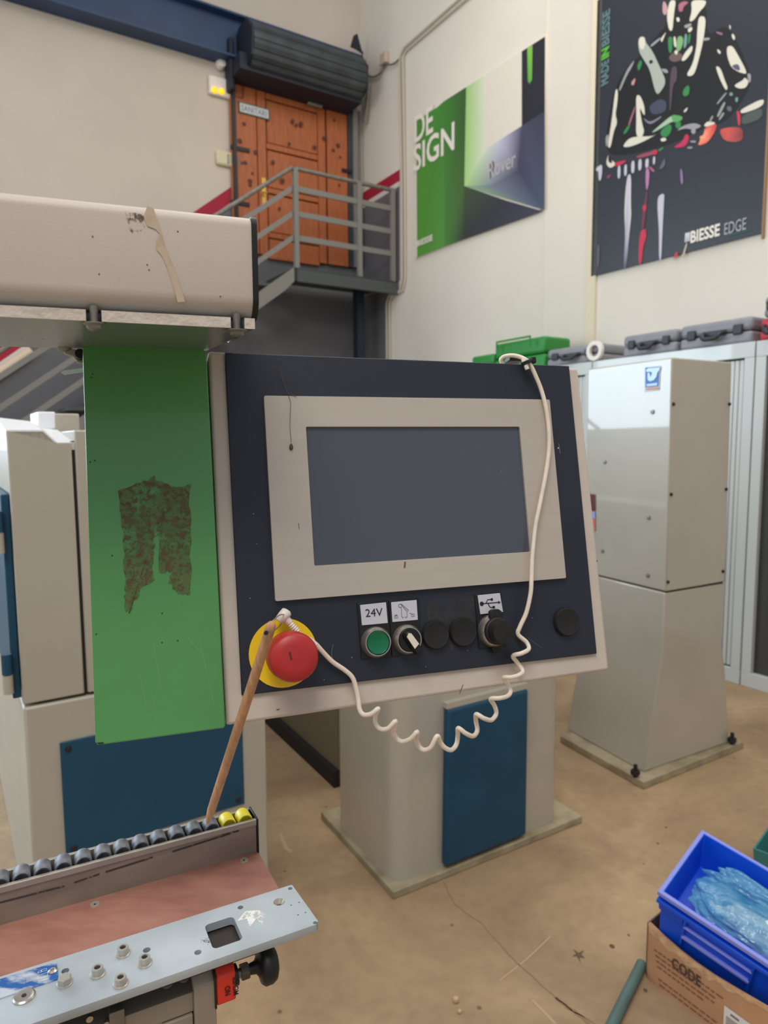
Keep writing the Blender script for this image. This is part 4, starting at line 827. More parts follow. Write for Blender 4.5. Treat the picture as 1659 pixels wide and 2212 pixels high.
# --- green cover
gc = root('green_cover', C(330, 1590, -.02), 'tall green sheet metal cover with brown glue residue beside console', 'cover')
gq = [(178, 749), (190, 742), (428, 748), (446, 760), (487, 1568), (484, 1573), (212, 1610), (206, 1604)]
obj('sheet', MB().prism([C(x, y, .004) for x, y in gq], -N * .045), GREEN, gc, bevel=.003, seg=4)
obj('corner_notch', MB().prism([C(x, y, .0042) for x, y in ((209, 1604), (224, 1603), (224, 1607), (214, 1609))], -N * .001), M('dark_green_edge', (20, 60, 30), .6), gc)
GR = patchy('brown_glue_residue', (100, 96, 60), 210, .50, .58, c2=(104, 64, 46)); GR2 = patchy('thin_glue_film', (104, 122, 74), 22, .34, .60)
pa = [(256, 1062), (300, 1045), (330, 1030), (345, 1040), (375, 1052), (410, 1048), (411, 1120), (412, 1200), (414, 1286), (385, 1282), (365, 1262), (370, 1235), (345, 1238), (345, 1160), (336, 1150), (334, 1180), (330, 1215), (332, 1250), (305, 1275), (290, 1300), (280, 1325), (268, 1318), (270, 1270), (266, 1180), (262, 1110)]
def jag(pts, a_, k=5):
    out = []
    for i in range(len(pts)):
        p, q = pts[i], pts[(i + 1) % len(pts)]
        for j in range(k): t = j / k; out.append((p[0] + (q[0] - p[0]) * t + random.uniform(-a_, a_), p[1] + (q[1] - p[1]) * t + random.uniform(-a_, a_)))
    return out
pa = jag(pa, 3.2)
obj('residue', MB().face([C(x, y, .0043) for x, y in pa]), GR2, gc); obj('residue', MB().face([C(x, y, .0044) for x, y in pa]), GR, gc, label='brown patches of old glue')
mk = MB()
for a in ([(345, 955), (372, 990)], [(230, 1170), (256, 1148)], [(330, 1380), (345, 1470), (322, 1570)], [(385, 1350), (440, 1420)], [(400, 1375), (448, 1422)], [(365, 1010), (420, 960)], [(400, 1120), (440, 1060)], [(430, 1380), (462, 1520)], [(380, 1300), (420, 1340)], [(300, 1450), (318, 1530)], [(215, 1020), (228, 1050)], [(338, 962), (400, 962)]):
    ribbon(mk, [C(x, y, .0043) for x, y in a], .00035, N)
obj('scratches', mk, M('pale_green_scratch', (120, 180, 110), .6), gc, kind='stuff')
mk = MB()
for x, y in ((200, 808), (198, 815), (205, 995), (208, 1370), (350, 1388), (384, 1384), (242, 1200), (350, 1325), (195, 998)): mk.lathe(C(x, y, .0041), N, [(.0008, 0), (.0004, .0003)], 5)
obj('chips', mk, M('dark_chip', (20, 50, 34), .8), gc, kind='stuff')
# ================================================================ CORD, STYLUS
cr = root('coiled_cord', C(1140, 770, .005), 'white cable partly coiled, hanging from the console top to the stylus', 'cord')
pts = [(684, 1393, .012), (700, 1411, .010), (719, 1430, .008), (744, 1447, .007), (761, 1463, .007), (769, 1486, .007), (774, 1511, .007), (777, 1533, .009), (786, 1544, .012), (802, 1542, .018), (817, 1531, .02),
 (811, 1546, .008), (812, 1564, .004), (823, 1575, .009), (839, 1573, .016), (854, 1558, .02), (850, 1579, .008), (857, 1595, .004), (870, 1602, .009), (888, 1595, .016), (901, 1581, .02), (899, 1597, .008), (906, 1613, .004), (917, 1620, .009), (931, 1614, .016), (944, 1590, .02),
 (951, 1603, .014), (961, 1615, .012), (975, 1620, .009), (986, 1608, .004), (989, 1588, .006), (990, 1573, .018), (1006, 1584, .02), (1022, 1590, .014), (1031, 1578, .006), (1028, 1557, .004), (1029, 1543, .016), (1046, 1552, .02), (1062, 1555, .014), (1072, 1541, .006), (1068, 1524, .004), (1060, 1510, .014),
 (1080, 1508, .02), (1097, 1503, .014), (1103, 1492, .008), (1096, 1477, .006), (1088, 1464, .012), (1104, 1463, .018), (1119, 1459, .016), (1129, 1450, .009), (1118, 1432, .006), (1108, 1417, .010), (1127, 1411, .016), (1142, 1402, .012), (1137, 1387, .008), (1119, 1370, .008), (1124, 1352, .010), (1137, 1323, .012), (1146, 1282, .013),
 (1148, 1250, .013), (1150, 1200, .012), (1156, 1140, .011), (1165, 1095, .011), (1177, 1035, .010), (1185, 980, .010), (1186, 935, .010), (1180, 885, .010), (1170, 845, .009), (1157, 812, .009), (1144, 786, .009), (1130, 774, .007), (1110, 768, .0), (1090, 770, -.006), (1082, 778, -.010), (1090, 790, -.014)]
wpts = spline([C(*p) for p in pts], 6)
obj('cable', MB().tube(wpts, .0025, 10), WCORD, cr, smooth=60)
obj('cable_stub', MB().tube([C(1130, 776, .010), C(1135, 786, .012), C(1139, 798, .012)], .0026, 10), WCORD, cr, smooth=50)
obj('cable_tie', MB().lathe(C(1136, 784, .0105), (C(1142, 800, .01) - C(1132, 775, .01)), [(.0052, -.002), (.0056, -.002), (.0056, .002), (.0052, .002)], 20), BLACK, cr, smooth=40)
obj('tie_head', MB().box(C(1144, 786, .008), h * .006, u * .007, N * .006), BLACK, cr, bevel=.0008); obj('anchor_clip', MB().box(C(1090, 786, -.02), h * .018, u * .006, N * .014), BLACK, cr, bevel=.001)
obj('plug', MB().tube([C(602, 1343, .012), C(604, 1340, .012), C(612, 1330, .013), C(620, 1321, .013), (C(622, 1318, .013))], [.003, .0052, .0056, .0056, .003], 16), WPLAS, cr, smooth=60)
sr = [C(617, 1335, .012), C(642, 1364, .012)]; nrm_ = sr[1] - sr[0]
mb = MB(); mb.lathe(sr[0], nrm_, [(.0042, 0), (.0034, nrm_.length * .35)] + [(.0036 if k % 2 == 0 else .0025, nrm_.length * (.35 + .65 * k / 10)) for k in range(11)], 14)
obj('strain_relief', mb, WPLAS, cr)
obj('hidden_run', MB().tube(spline([C(642, 1364, .012), C(655, 1376, .012), C(670, 1382, .012), C(684, 1393, .012)], 4), .0025, 8), WCORD, cr, smooth=60)
# key ring
cen = [(576, 1366, .050), (584, 1348, .050), (598, 1332, .042), (614, 1327, .026), (618, 1334, .012), (612, 1348, .008), (600, 1360, .010), (592, 1364, .02)]
def dep(x, y, o): return C(x, y, o)
obj('key_ring', MB().tube(spline([dep(*p) for p in [(576, 1367, .046), (580, 1356, .046), (592, 1338, .038), (606, 1328, .024), (615, 1329, .016), (611, 1342, .008), (602, 1354, .010), (592, 1362, .018)]], 5), .0006, 8), CHROME, label='thin wire ring joining stylus and white cable plug', cat='ring', smooth=50)
sty = root('wooden_stylus', depth(447, 1778, .70), 'pointed wooden stick hanging in front of the emergency stop', 'stylus')
A = depth(587, 1347, .600); B = depth(447, 1780, .700); dd = (B - A); Ln = dd.length; dn = dd.normalized()
mb = MB().lathe(A, dn, [(.0012, -.0016), (.0030, -.0006), (.0043, .002), (.0046, .006), (.0046, .06), (.0046, .10), (.0045, .14), (.0043, Ln - .022), (.0036, Ln - .014), (.0020, Ln - .004), (.0010, Ln), (.0002, Ln + .0003)], 20)
obj('shaft', mb, WOOD, sty, smooth=50)
hp = depth(576, 1366, .600); obj('eyelet_hole', MB().lathe(hp - FW * .0042, FW, [(.0018, 0), (.0018, .004)], 12), INK, sty, label='dark drilled hole')
# ================================================================ INFEED TABLE (bottom left)
YT = 62.64; hT = H2(YT); bT = H2(YT - 90); zT = .98
tb = root('infeed_table', hz(300, 1990, 0), 'machine table with red-brown board and zinc-plated steel edge plate', 'table')
B1_ = hz(553, 1836, zT); B2_ = hz(610, 1928, zT); Bn = B1_ + hT * ((B2_ - B1_).dot(hT)) * 1
LT = 1.05
q = [B1_ + hT * .002, B2_, B2_ - hT * LT, B1_ - hT * LT]
obj('board', MB().prism(q, -Z * .022), BOARD, tb, bevel=.002, label='worn red-brown board')
for x, y in ((205, 1953), (527, 1858), (-150, 2050)):
    mb = MB().lathe(hz(x, y, zT), Z, [(.0052, 0), (.0050, .0005), (.0024, .0005), (.001, .0004)], 20); obj('flat_screw', mb, LST, tb, smooth=30)
    obj('screw_recess', MB().lathe(hz(x, y, zT + .0006), Z, [(.0011, 0), (.0011, .0002), (.0001, .0002)], 10), INK, tb)
zS = zT + .004; S1 = hz(631, 1911, zS); S2 = hz(691, 1994, zS); wS = (S2 - S1).dot(-bT)
def T2(P): d = P - S1; return (d.dot(hT), d.dot(-bT))
a, b = T2(S2); oo = [(-.001, 0), (.0, .001), (a - .0005, wS - .004), (a - .004, wS), (-LT, wS), (-LT, 0), (-.004, -.0003)]
holes = []
for x, y, r_ in ((627, 1919, .0026), (681, 1993, .0024), (519.5, 1960, .0032), (427.5, 2057, .0036), (317, 2052, .0038), (141, 2097, .0037), (603, 1948, .0064), (629, 1955, .001), (646, 1949, .001), (644, 1976, .001), (660, 1971, .001)):
    holes.append(disc2(*T2(hz(x, y, zS)), r_, 14))
hq = [T2(hz(x, y, zS)) for x, y in ((440, 1999), (504, 1979), (526, 2030), (461, 2049))]
cx0 = min((hq[0][0] + hq[3][0]) / 2, 9); cx1 = (hq[1][0] + hq[2][0]) / 2; cy0 = (hq[0][1] + hq[1][1]) / 2; cy1 = (hq[2][1] + hq[3][1]) / 2
holes.append(rrect(cx0, cy0, cx1, cy1, .005, 5))
sp = MB().plate(oo, holes, S1, hT, -bT, -Z * .009)
obj('steel_plate', sp, STEEL, tb, label='zinc-plated steel edge plate with holes', bevel=.0006)
obj('hole_backing', MB().box(S1 - hT * LT + Z * -.022, hT * (LT - .062), -bT * wS * .8, Z * .011), M('dark_brown_backing', (52, 44, 40), .6), tb)  # dark bar added under the plate so its holes look dark
P = hz(603, 1948, zS); obj('countersink', MB().lathe(P + Z * .0001, Z, [(.0064, .0), (.0062, -.0003), (.0030, -.0045), (.0026, -.009)], 24, caps=False), LST, tb, smooth=30)
def sbolt(x, y, hexh=False):
    P = hz(x, y, zS); mb = MB().lathe(P, Z, [(.0072, 0), (.0072, .0012), (.0066, .0014)], 20)
    w_ = obj('washer', mb, LST, tb, smooth=30)
    if hexh: obj('hex_bolt', MB().lathe(P + Z * .0014, Z, [(.0064, 0), (.0064, .0055), (.0055, .0062), (.001, .0062)], 6), LST, tb)
    else:
        obj('socket_bolt', MB().lathe(P + Z * .0014, Z, [(.0054, 0), (.0054, .0058), (.0050, .0064), (.0031, .0064), (.0030, .0050), (.001, .0048)], 20), LST, tb, smooth=30)
        obj('bolt_socket', MB().lathe(P + Z * .0063, Z, [(.0029, 0), (.0030, .0004), (.0001, .0004)], 6), INK, tb)
for x, y in ((266, 2061), (313, 2082), (211, 2105), (261, 2126)): sbolt(x, y)
sbolt(140, 2125, True)
P = hz(52, 2154, zS); obj('countersunk_screw', MB().lathe(P, Z, [(.0098, 0), (.0098, .0012), (.0084, .0022), (.0062, .0018), (.0050, .0018), (.0022, .0018), (.0018, .0004), (.0001, .0004)], 28), CHROME, tb, smooth=25)
obj('screw_socket', MB().lathe(P + Z * .0019, Z, [(.0022, 0), (.0022, .0002), (.0001, .0002)], 8), INK, tb)
obj('polished_patch', MB().face([hz(x, y, zS + .0002) for x, y in ((512, 1990), (530, 1968), (560, 1966), (573, 1975), (566, 1997), (553, 1985), (540, 2003), (533, 1985))]), patchy('shiny_wiped_patch', (235, 235, 230), 90, .40, .5, rough=.25), tb)
mk = MB()
for k in range(40): x, y = random.gauss(447, 5), random.gauss(2033, 3); mk.lathe(hz(x, y, zS), Z, [(.0004, 0), (.0003, .0002)], 5)
obj('grease_specks', mk, INK, tb, kind='stuff')
# nameplate
nq = [hz(x, y, zS + .001) for x, y in ((122, 2078), (127, 2114), (-120, 2196), (-120, 2151))]
npz = root('name_plate', nq[2] * .5 + nq[0] * .5, 'worn blue and white metal name plate riveted on the steel plate', 'name plate')
obj('plate', MB().prism(nq, -Z * .0009), M('worn_blue_plate', (40, 98, 170), .35, .2, c2=(196, 204, 214), vs=34, th=(.44, .56), stretch=(1, 2, 1)), npz)
k8 = lambda pts: [(x / 8.295, 2040 + y / 8.295) for x, y in pts]
mk = MB()
for q in ([(680, 560), (850, 500), (855, 570), (685, 620)], [(690, 635), (855, 575), (860, 620), (695, 670)], [(680, 490), (735, 468), (740, 500), (688, 515)], [(745, 455), (835, 430), (835, 465), (745, 490)]):
    c_ = [hz(x, y, zS + .0013) for x, y in k8(q)]; ribbon(mk, c_ + [c_[0]], .0006, Z)
for k in range(7): ribbon(mk, [hz(x, y, zS + .0013) for x, y in k8([(470, 600 + 14 * k), (650, 535 + 14 * k)])], .0004, Z)
obj('plate_print', mk, PAPER, npz)
P = hz(114, 2097, zS + .001); obj('rivet', MB().lathe(P, Z, [(.0045, 0), (.0045, .0006), (.0025, .0016), (.0014, .0014), (.0012, .0003), (.0001, .0003)], 20), CHROME, npz, smooth=30)
# under the plate: machine carriage, red block and knob
ud = root('table_carriage', hz(420, 2140, zT - .12), 'beige machined bracket with screws under the steel edge plate', 'bracket')
zk = zT - .009
KP = hz(466, 2122, zk - .022); 
def kf(px, py, off=0): return hit(px, py, KP - bT * off, bT)
BBK = M('beige_machined_metal', (150, 140, 124), .5, .1, var=.04, vs=12)
A = kf(419, 2139); B = kf(466, 2122)
zb_ = zk - .022
obj('block', MB().prism([g2d(A, zb_ - .10), g2d(B, zb_ - .10), g2d(B, zb_), g2d(A, zb_)], bT * .05), BBK, ud, bevel=.0015)
obj('block_top', MB().prism([g2d(A, zb_ + .0001), g2d(B, zb_ + .0001), g2d(B, zb_) + bT * .018 + Z * .018, g2d(A, zb_) + bT * .018 + Z * .018, g2d(A, zb_) + bT * .05 + Z * .018, g2d(A, zb_ + .0001) + bT * .05][:4] , bT * .02), BBK, ud)
A = kf(330, 2166, -.006); B = kf(418, 2134, -.006); A = A - hT * .35; 
obj('bar', MB().box(g2d(A, zb_ - .028), g2d(B, 0) - g2d(A, 0), bT * .03, Z * .022), BBK, ud, bevel=.0015)
obj('sloped_bar', MB().prism([g2d(A, zb_ - .006), g2d(A, zb_ + .012) + bT * .03, g2d(A, zb_ + .008) + bT * .05, g2d(A, zb_ - .02) + bT * .05], g2d(B, 0) - g2d(A, 0)), M('dark_beige_metal', (96, 90, 80), .5, .2), ud)
sn = (-bT * .018 * 1 + Z * .03).normalized()
for x, y in ((362, 2157), (398, 2143)):
    P = kf(x, y, -.018); P.z = zb_ + .0045; mb = MB().lathe(P, sn, [(.0062, 0), (.006, .001), (.004, .0016), (.0018, .0012), (.001, 0)], 18); obj('flat_screw', mb, STEELD, ud, smooth=30)
A = kf(236, 2200, -.002); obj('side_plate', MB().box(g2d(A, zb_ - .09), hT * .014, bT * .04, Z * .095), STEELD, ud, bevel=.001)
A2_ = A - hT * .12; obj('motor_box', MB().box(g2d(A2_, zb_ - .09) + bT * .012, hT * .11, bT * .04, Z * .07), BLACK, ud, bevel=.002)
for x, y in ((193, 2196), (229, 2208)):
    P = kf(x, y, -.008); obj('small_bolt', MB().lathe(P, -bT, [(.0035, 0), (.0032, .004), (.001, .0045)], 12), CHROME, ud, smooth=30)
A = kf(352, 2192); B = kf(418, 2170); obj('lower_bar', MB().box(g2d(A, zb_ - .055) + bT * .004, g2d(B, 0) - g2d(A, 0), bT * .03, Z * .026), BBK, ud, bevel=.0015)
# red block + knob
RP = KP
A = kf(468, 2140, .002); B = kf(510, 2124, .002)
z0_, z1_ = kf(469, 2175, .002).z, kf(468, 2112, .002).z; hgt = z1_ - z0_
rbk = root('clamp_block', g2d(A, z0_) + hT * .01, 'bright red plastic block with handwritten black words by black knob', 'block')
wv = g2d(B, 0) - g2d(A, 0)
obj('body', MB().prism([g2d(A, z0_), g2d(A, z1_ - .002), g2d(A, z1_ + .008) + bT * .012, g2d(A, z1_ + .008) + bT * .03, g2d(A, z0_) + bT * .03], wv), M('bright_red_plastic', (222, 52, 34), .45), rbk, bevel=.002)
obj('dark_gasket', MB().prism([g2d(A, z0_ - .002) - hT * .002, g2d(A, z1_) - hT * .002, g2d(A, z1_ + .008) + bT * .012 - hT * .002, g2d(A, z0_) + bT * .03 - hT * .002], hT * .002), BLACK, rbk)
text('NO', g2d(A, z0_) + hT * .014 + Z * .009, Z, -hT, .010, .006, INK, rbk, off=.0008, nrm=-bT, bold=.02)
text('MOVER', g2d(A, z0_) + hT * .0225 + Z * .006, Z, -hT, .021, .006, INK, rbk, off=.0008, nrm=-bT, bold=.02)
kc = g2d(B, (z0_ + z1_) / 2 - .0) + bT * .012
kc.z = hit(548, 2110, B, bT).z
kn = root('adjusting_knob', kc + hT * .03, 'black round plastic knob on threaded shaft below the steel plate', 'knob')
obj('collar', MB().cyl(kc + hT * .0002, kc + hT * .0042, .0105, n=24), BLACK, kn, smooth=40)
obj('shaft', MB().cyl(kc + hT * .0042, kc + hT * .020, .0045, n=16), STEELD, kn, smooth=40)
obj('nut', MB().lathe(kc + hT * .008, hT, [(.0075, 0), (.008, .001), (.008, .008), (.0075, .009)], 6), M('dark_steel_nut', (90, 84, 76), .35, .8), kn)
obj('grip', MB().lathe(kc + hT * .018, hT, [(.0055, 0), (.0065, .006), (.012, .010), (.018, .011), (.0205, .014), (.0205, .021), (.018, .026), (.012, .029), (.004, .030), (.001, .030)], 36), BLACK, kn, smooth=50)
# roller rail
Q = hz(556, 1841, zT); Q = Q + bT * .001
def qf(px, py, off=0): return hit(px, py, Q - bT * off, bT)
zR = qf(555, 1770).z; bk_ = hz(535, 1744, zR); wR_ = (bk_ - Q).dot(bT)
rl = root('roller_rail', Q - hT * .4, 'grey aluminium rail with a row of small rollers along the table', 'rail')
LR = 1.1; zq = Q.z - .02
obj('front_wall', MB().box(g2d(Q, zq) , -hT * LR, bT * .005, Z * (zR - zq)), ALUF, rl, bevel=.0008)
obj('front_lip', MB().box(g2d(Q, zR - .007) - bT * .0016, -hT * LR, bT * .004, Z * .0078), ALU, rl, bevel=.001)
obj('back_wall', MB().box(g2d(Q, zq) + bT * (wR_ - .005), -hT * LR, bT * .005, Z * (zR - zq)), ALU, rl, bevel=.0008)
obj('inner_channel', MB().box(g2d(Q, zq) + bT * .006, -hT * LR, bT * (wR_ - .012), Z * (zR - zq - .012)), DARK, rl)
obj('end_cap', MB().box(g2d(Q, zq - .003) - bT * .0016, hT * .0025, bT * (wR_ + .0016), Z * (zR - zq + .004)), BLACK, rl, bevel=.0008)
# scuffs on the fence
mk = MB(); 
for x0, y0, x1, y1 in ((372, 1838, 500, 1798), (228, 1882, 330, 1850), (160, 1905, 215, 1886), (0, 1948, 140, 1912), (480, 1800, 516, 1793)):
    mk.face([qf(x0, y0, .0004), qf(x1, y1, .0004), qf(x1, y1 + 4, .0004), qf(x0, y0 + 4, .0004)])
obj('scuffs', mk, patchy('dark_scuff', (66, 60, 58), 120, .38, .5), rl, kind='stuff')
Pa = hz(523, 1757, zR); Pb_ = hz(0, 1898, zR); pitch = ((Pa - Pb_).dot(hT)) / 13.0
rr0 = pitch * .44; mid = bT * (wR_ / 2); s_y = (Pa - Q).dot(hT)
Ps = g2d(Q, zR) + hT * s_y + mid - Z * (rr0 - .0062); ln = wR_ - .013
def roller_mb(P): return MB().lathe(P - bT * ln / 2, bT, [(.001, .005), (rr0 * .74, .005), (rr0 * .76, 0.0005), (rr0 * .92, 0.0), (rr0, .0016), (rr0, ln - .0022), (rr0 * .88, ln), (.001, ln)], 28)
ry = obj('roller', roller_mb(Ps), YELR, rl, smooth=40, own=True, label='yellow roller'); copy_part(ry, -hT * pitch)
rk = obj('roller', roller_mb(Ps - hT * pitch * 2), ROLL, rl, smooth=40, own=True, label='dark grey roller')
for k in range(3, int((LR + s_y) / pitch) - 1): copy_part(rk, -hT * pitch * (k - 2))
# ================================================================ BINS, BOX, BAG (bottom right)
Bb = hz(1424, 1925, .30); Ab = hz(1519, 1795, .35); Fb = hz(1655, 2078, .24)
e1 = (Fb - Bb).normalized(); e2 = (Ab - Bb); e2 = (e2 - e1 * e2.dot(e1)); wbn = e2.length; e2.normalize(); e3 = e1.cross(e2).normalized(); LBN = .50
def bin_(name, rz, hgt, label, rim_m, x0=0.0):
    B0 = Bb + e3 * rz + e1 * x0
    r = root(name, B0 + e1 * LBN / 2 + e2 * wbn / 2 - e3 * hgt, label, 'bin')
    t = .004; tp_ = .020
    def corner(z, ins): return [B0 + e3 * z + e1 * ins + e2 * ins, B0 + e3 * z + e1 * (LBN - ins) + e2 * ins, B0 + e3 * z + e1 * (LBN - ins) + e2 * (wbn - ins), B0 + e3 * z + e1 * ins + e2 * (wbn - ins)]
    mb = MB(); mb.loft([corner(-hgt, tp_), corner(0, .006), corner(0, .006 + t), corner(-hgt + t, tp_ + t)]); obj('shell', mb, BBIN, r, bevel=.0015)
    mb = MB(); mb.loft([corner(-.012, .004), corner(-.012, -.003), corner(0, -.003), corner(0, .009), corner(-.012, .009)], False); obj('rim', mb, rim_m, r, bevel=.0015)
    return r
r_low = bin_('blue_bin', -.026, .15, 'lower blue plastic bin, nested under the upper one inside the cardboard box', BBIN, .002)
r_up = bin_('blue_bin', 0, .11, 'upper blue plastic bin with pale rim holding a blue plastic bag', BRIM)
def side(x, z, o=0): return Bb - e3 * z + e1 * x + e2 * (.005 + (z - .026) * .11 - o)
for x in (.075, .245): obj('rib', MB().prism([side(x, .038), side(x + .006, .038), side(x + .006, .14), side(x, .14)], -e2 * .008), BBIN, r_low)
obj('label_slot', MB().prism([side(.078, .062), side(.248, .062), side(.248, .066), side(.078, .066)], -e2 * .010), BRIM, r_low, bevel=.001)
obj('label_slot', MB().prism([side(.078, .098), side(.248, .098), side(.248, .106), side(.078, .106)], -e2 * .011), BRIM, r_low, bevel=.001)
obj('step_panel', MB().prism([side(.004, .038), side(.072, .038), side(.072, .066), side(.008, .062)], -e2 * .004), BBIN, r_low, bevel=.001)
# cardboard box
K1 = hz(1391, 2109, 0); K2 = hz(1526, 2212, 0); f1 = (K2 - K1).normalized(); f2 = V((-f1.y, f1.x, 0)); f2 = f2 if f2.x > 0 else -f2
cbx = root('cardboard_box', K1 + f1 * .25 + f2 * .15, 'torn brown cardboard box holding the blue bins', 'box')
def wall(P, d, Ln_, tops, th, nm='wall', m_=CARD):
    n = len(tops); q0 = [P + d * Ln_ * i / (n - 1) for i in range(n)]; mb = MB(); top = [q0[i] + Z * tops[i] for i in range(n)]
    ring = q0 + top[::-1]; nn = V((-d.y, d.x, 0)); return obj(nm, mb.prism(ring, nn * th), m_, cbx)
LK = .62; WK = wbn + .06
tops = [.170, .158, .150, .146, .146, .150, .155, .160, .165, .17, .17, .17, .17, .17]
nn = V((-f1.y, f1.x, 0))
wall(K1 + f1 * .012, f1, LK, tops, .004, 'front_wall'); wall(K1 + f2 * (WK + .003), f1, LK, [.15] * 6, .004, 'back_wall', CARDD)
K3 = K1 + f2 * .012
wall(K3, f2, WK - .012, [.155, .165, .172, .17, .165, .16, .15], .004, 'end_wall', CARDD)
obj('corner_fold', MB().prism([K1 + f1 * .012, K1 + f1 * .006 + f2 * .003, K1 + f2 * .012, K1 + f2 * .014 + f1 * .004, K1 + f1 * .014 + f2 * .004], Z * .156), CARD, cbx)
obj('base', MB().box(K1 + f1 * .01 + f2 * .01, f1 * LK, f2 * (WK - .01), Z * .006), CARD, cbx)
# torn rim strip
n0 = -nn if nn.dot(f2) > 0 else nn
mb = MB(); q = []; k_ = 26
for i in range(k_):
    t = i / (k_ - 1); x = .012 + .40 * t; j = t * .40 / LK * (len(tops) - 1); i0 = int(j); zz = tops[i0] + (tops[i0 + 1] - tops[i0]) * (j - i0)
    q.append((x, zz, .028 * (1 - t * .75) + .005 * math.sin(i * 1.9) + .003 * math.sin(i * 4.7)))
for i in range(k_ - 1):
    a, b = q[i], q[i + 1]; mb.face([K1 + f1 * a[0] + n0 * .0015 + Z * (a[1] + .001), K1 + f1 * b[0] + n0 * .0015 + Z * (b[1] + .001), K1 + f1 * b[0] + n0 * .001 + Z * (b[1] - b[2]), K1 + f1 * a[0] + n0 * .001 + Z * (a[1] - a[2])])
obj('torn_edge', mb, CARDT, cbx, label='torn pale layer of cardboard')
cf = K1 + n0 * .0018; CINK = M('faded_box_ink', (128, 88, 62), .8)
text('CODE', cf + f1 * .085 + Z * .088, f1, Z, .085, .03, M('dark_box_ink', (84, 66, 56), .8), cbx, off=.0, nrm=n0, bold=.03)
mk = MB()
for r_ in range(6):
    x = .03 + .004 * r_; ww = (.19, .17, .18, .14, .19, .21)[r_]; zz = .100 - .014 * r_ - (.02 if r_ > 3 else 0)
    k = 0
    while x < .03 + ww: l_ = .008 + .012 * random.random(); mk.face([cf + f1 * x + Z * zz, cf + f1 * (x + l_) + Z * zz, cf + f1 * (x + l_) + Z * (zz + .0035), cf + f1 * x + Z * (zz + .0035)]); x += l_ + .004
obj('printed_text', mk, CINK, cbx, kind='stuff')
lab = obj('shipping_label', MB().box(cf + f1 * .235 + Z * .002, f1 * .12, n0 * .0006, Z * .085), M('paper_label_white', (226, 220, 214), .6), cbx)
mk = MB()
for k in range(16): mk.face([cf + n0 * .001 + f1 * (.241 + x) + Z * (.062 - k * .0035 + z_) for x, z_ in ((0, 0), (.08, 0), (.08, .0018), (0, .0018))])
mk.face([cf + n0 * .001 + f1 * (.252 + x) + Z * (.072 + z_) for x, z_ in ((0, 0), (.022, 0), (.022, .006), (0, .006))])
obj('label_print', mk, M('label_ink', (120, 112, 108), .7), lab, kind='stuff')
# bag: crumpled translucent blue plastic with white contents
def blob(name, cen, ax_, amp, seed, mat, par=None, sub=5, **kw):
    bm = bmesh.new(); bmesh.ops.create_icosphere(bm, subdivisions=sub, radius=1); from mathutils import noise as nz
    for v in bm.verts:
        p = v.co.copy(); n_ = nz.fractal(p * 1.3 + V((seed, 0, 0)), 1.0, 2.0, 3); rd_ = abs(nz.noise(p * 2.6 + V((0, seed, 0)))); k_ = 1 + amp * n_ + amp * .7 * (rd_ - .3)
        q_ = p * k_; v.co = cen + ax_[0] * q_.x + ax_[1] * q_.y + ax_[2] * q_.z
    mb = MB(); mb.v = [v.co.copy() for v in bm.verts]; bm.verts.index_update(); mb.f = [tuple(v.index for v in f.verts) for f in bm.faces]; bm.free()
    return obj(name, mb, mat, par, smooth=35, **kw)
bag = root('plastic_bag', Bb + e1 * .2 + e2 * wbn / 2 - e3 * .10, 'crumpled translucent blue plastic bag in the upper blue bin', 'bag')
FILM = M('blue_plastic_film', (60, 150, 205), .14, alpha=.55, spec=.8, c2=(130, 200, 230), vs=18, bump=.9, bs=26)
cb_ = Bb + e1 * .215 + e2 * wbn * .42 - e3 * .050
blob('film', cb_, (e1 * .165, e2 * wbn * .27, e3 * .042), .22, 3.1, FILM, bag)
blob('film', Bb + e1 * .21 + e2 * wbn * .74 - e3 * .045, (e1 * .15, e2 * wbn * .13, e3 * .035), .25, 9.4, FILM, bag)
blob('contents', cb_ + e1 * .03 - e2 * .004 + e3 * .002, (e1 * .12, e2 * wbn * .15, e3 * .034), .35, 5.7, M('white_crumpled_contents', (214, 220, 222), .5, bump=.8, bs=60), bag, label='white crumpled contents')
# teal crate and hose
zz = .14; A = hz(1622, 1834, zz); te1 = V((e1.x, e1.y, 0)).normalized(); te2 = V((e2.x, e2.y, 0)); te2 = (te2 - te1 * te2.dot(te1)).normalized()
tcr = root('teal_crate', A + te1 * .2, 'teal plastic crate partly hidden behind the blue bins', 'crate')
o_ = A - te2 * .22 + te1 * .0
def tc_(z, i): return [g2d(o_, z) + te1 * i + te2 * i, g2d(o_, z) + te1 * (.4 - i) + te2 * i, g2d(o_, z) + te1 * (.4 - i) + te2 * (.22 - i), g2d(o_, z) + te1 * i + te2 * (.22 - i)]
o_ = hz(1626, 1832, zz) + te2 * .0
mb = MB(); mb.loft([tc_(0, .012), tc_(zz, 0), tc_(zz, .006), tc_(.006, .018)]); obj('shell', mb, TEAL, tcr, bevel=.002)
hs = spline([hz(1386, 2082, .015), hz(1372, 2112, .015), hz(1352, 2152, .015), hz(1323, 2212, .015), hz(1280, 2300, .015)], 6)
obj('rubber_hose', MB().tube(hs, .0145, 14), HOSE, label='teal-grey rubber hose lying on the floor beside the cardboard box', cat='hose', smooth=50)
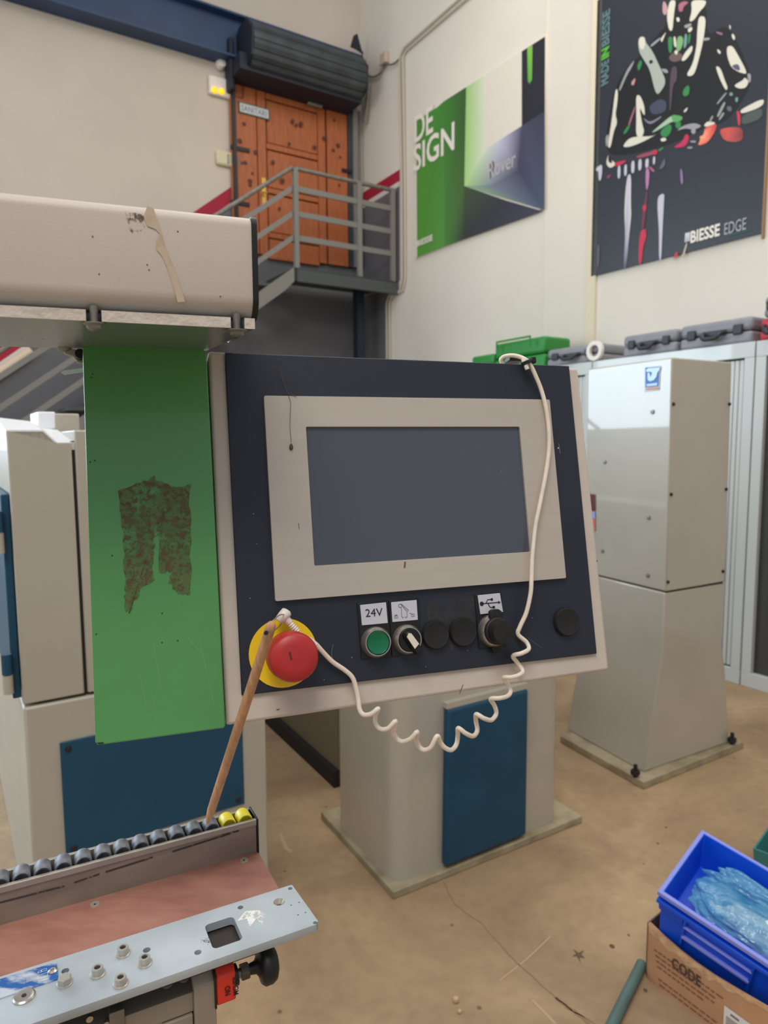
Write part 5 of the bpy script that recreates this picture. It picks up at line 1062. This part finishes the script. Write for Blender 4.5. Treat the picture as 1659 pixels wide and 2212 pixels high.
# pebbles and floor marks
for k, (x, y, r_) in enumerate(((985, 2164, .009), (993, 2188, .006))):
    P = hz(x, y, 0) + Z * r_ * .7; mb = MB().lathe(P - Z * r_ * .7, Z, [(r_ * .7, 0), (r_, r_ * .6), (r_ * .8, r_ * 1.3), (r_ * .2, r_ * 1.5)], 7)
    obj('wood_chip', mb, M('pale_chip', (206, 176, 136), .8), label=('larger' if k == 0 else 'smaller') + ' pale crumb lying on the open floor', cat='crumb', group='crumbs on the floor')
mk = MB()
mk.face([hz(x, y, .0006) for x, y in ((1238, 2050), (1250, 2058), (1262, 2052), (1256, 2062), (1264, 2070), (1252, 2068), (1254, 2080), (1246, 2066), (1236, 2066), (1244, 2060))])
for x, y, r_ in ((1322, 2044, .008), (1439, 1787, .005), (1358, 2020, .004), (1394, 2139, .006), (1421, 1822, .005)): 
    P = hz(x, y, .0006); mk.face([P + V((math.cos(a) * r_, math.sin(a) * r_ * 1.2, 0)) for a in [i * .785 for i in range(8)]])
obj('floor_stain', mk, M('dark_stain', (104, 82, 62), .8), kind='structure')
mk = MB()
def crack(pts, wd):
    P = [hz(x, y, .0007) for x, y in pts]; Q_ = []
    for i in range(len(P) - 1):
        for j in range(6): t = j / 6; Q_.append(P[i].lerp(P[i + 1], t) + V((random.uniform(-1, 1) * .003, random.uniform(-1, 1) * .003, 0)))
    Q_.append(P[-1]); ribbon(mk, Q_, wd, Z)
crack([(958, 1905), (985, 1955), (1040, 1995), (1100, 2060), (1160, 2120), (1230, 2180), (1290, 2215), (1350, 2260)], .004)
crack([(1200, 2155), (1240, 2185), (1275, 2212)], .010)
obj('floor_crack', mk, M('crack_brown', (146, 118, 90), .9), kind='structure')
mk = MB()
ribbon(mk, [hz(x, y, .0007) for x, y in ((605, 1800), (618, 1832), (630, 1840))], .014, Z); ribbon(mk, [hz(x, y, .0007) for x, y in ((1080, 2118), (1140, 2070), (1190, 2022))], .004, Z); ribbon(mk, [hz(x, y, .0007) for x, y in ((1150, 2160), (1200, 2212))], .008, Z)
obj('floor_scuff', mk, M('pale_scuff', (190, 162, 128), .9), kind='structure')
for o in S.objects:
    if 'wl' in o.keys(): del o['wl']
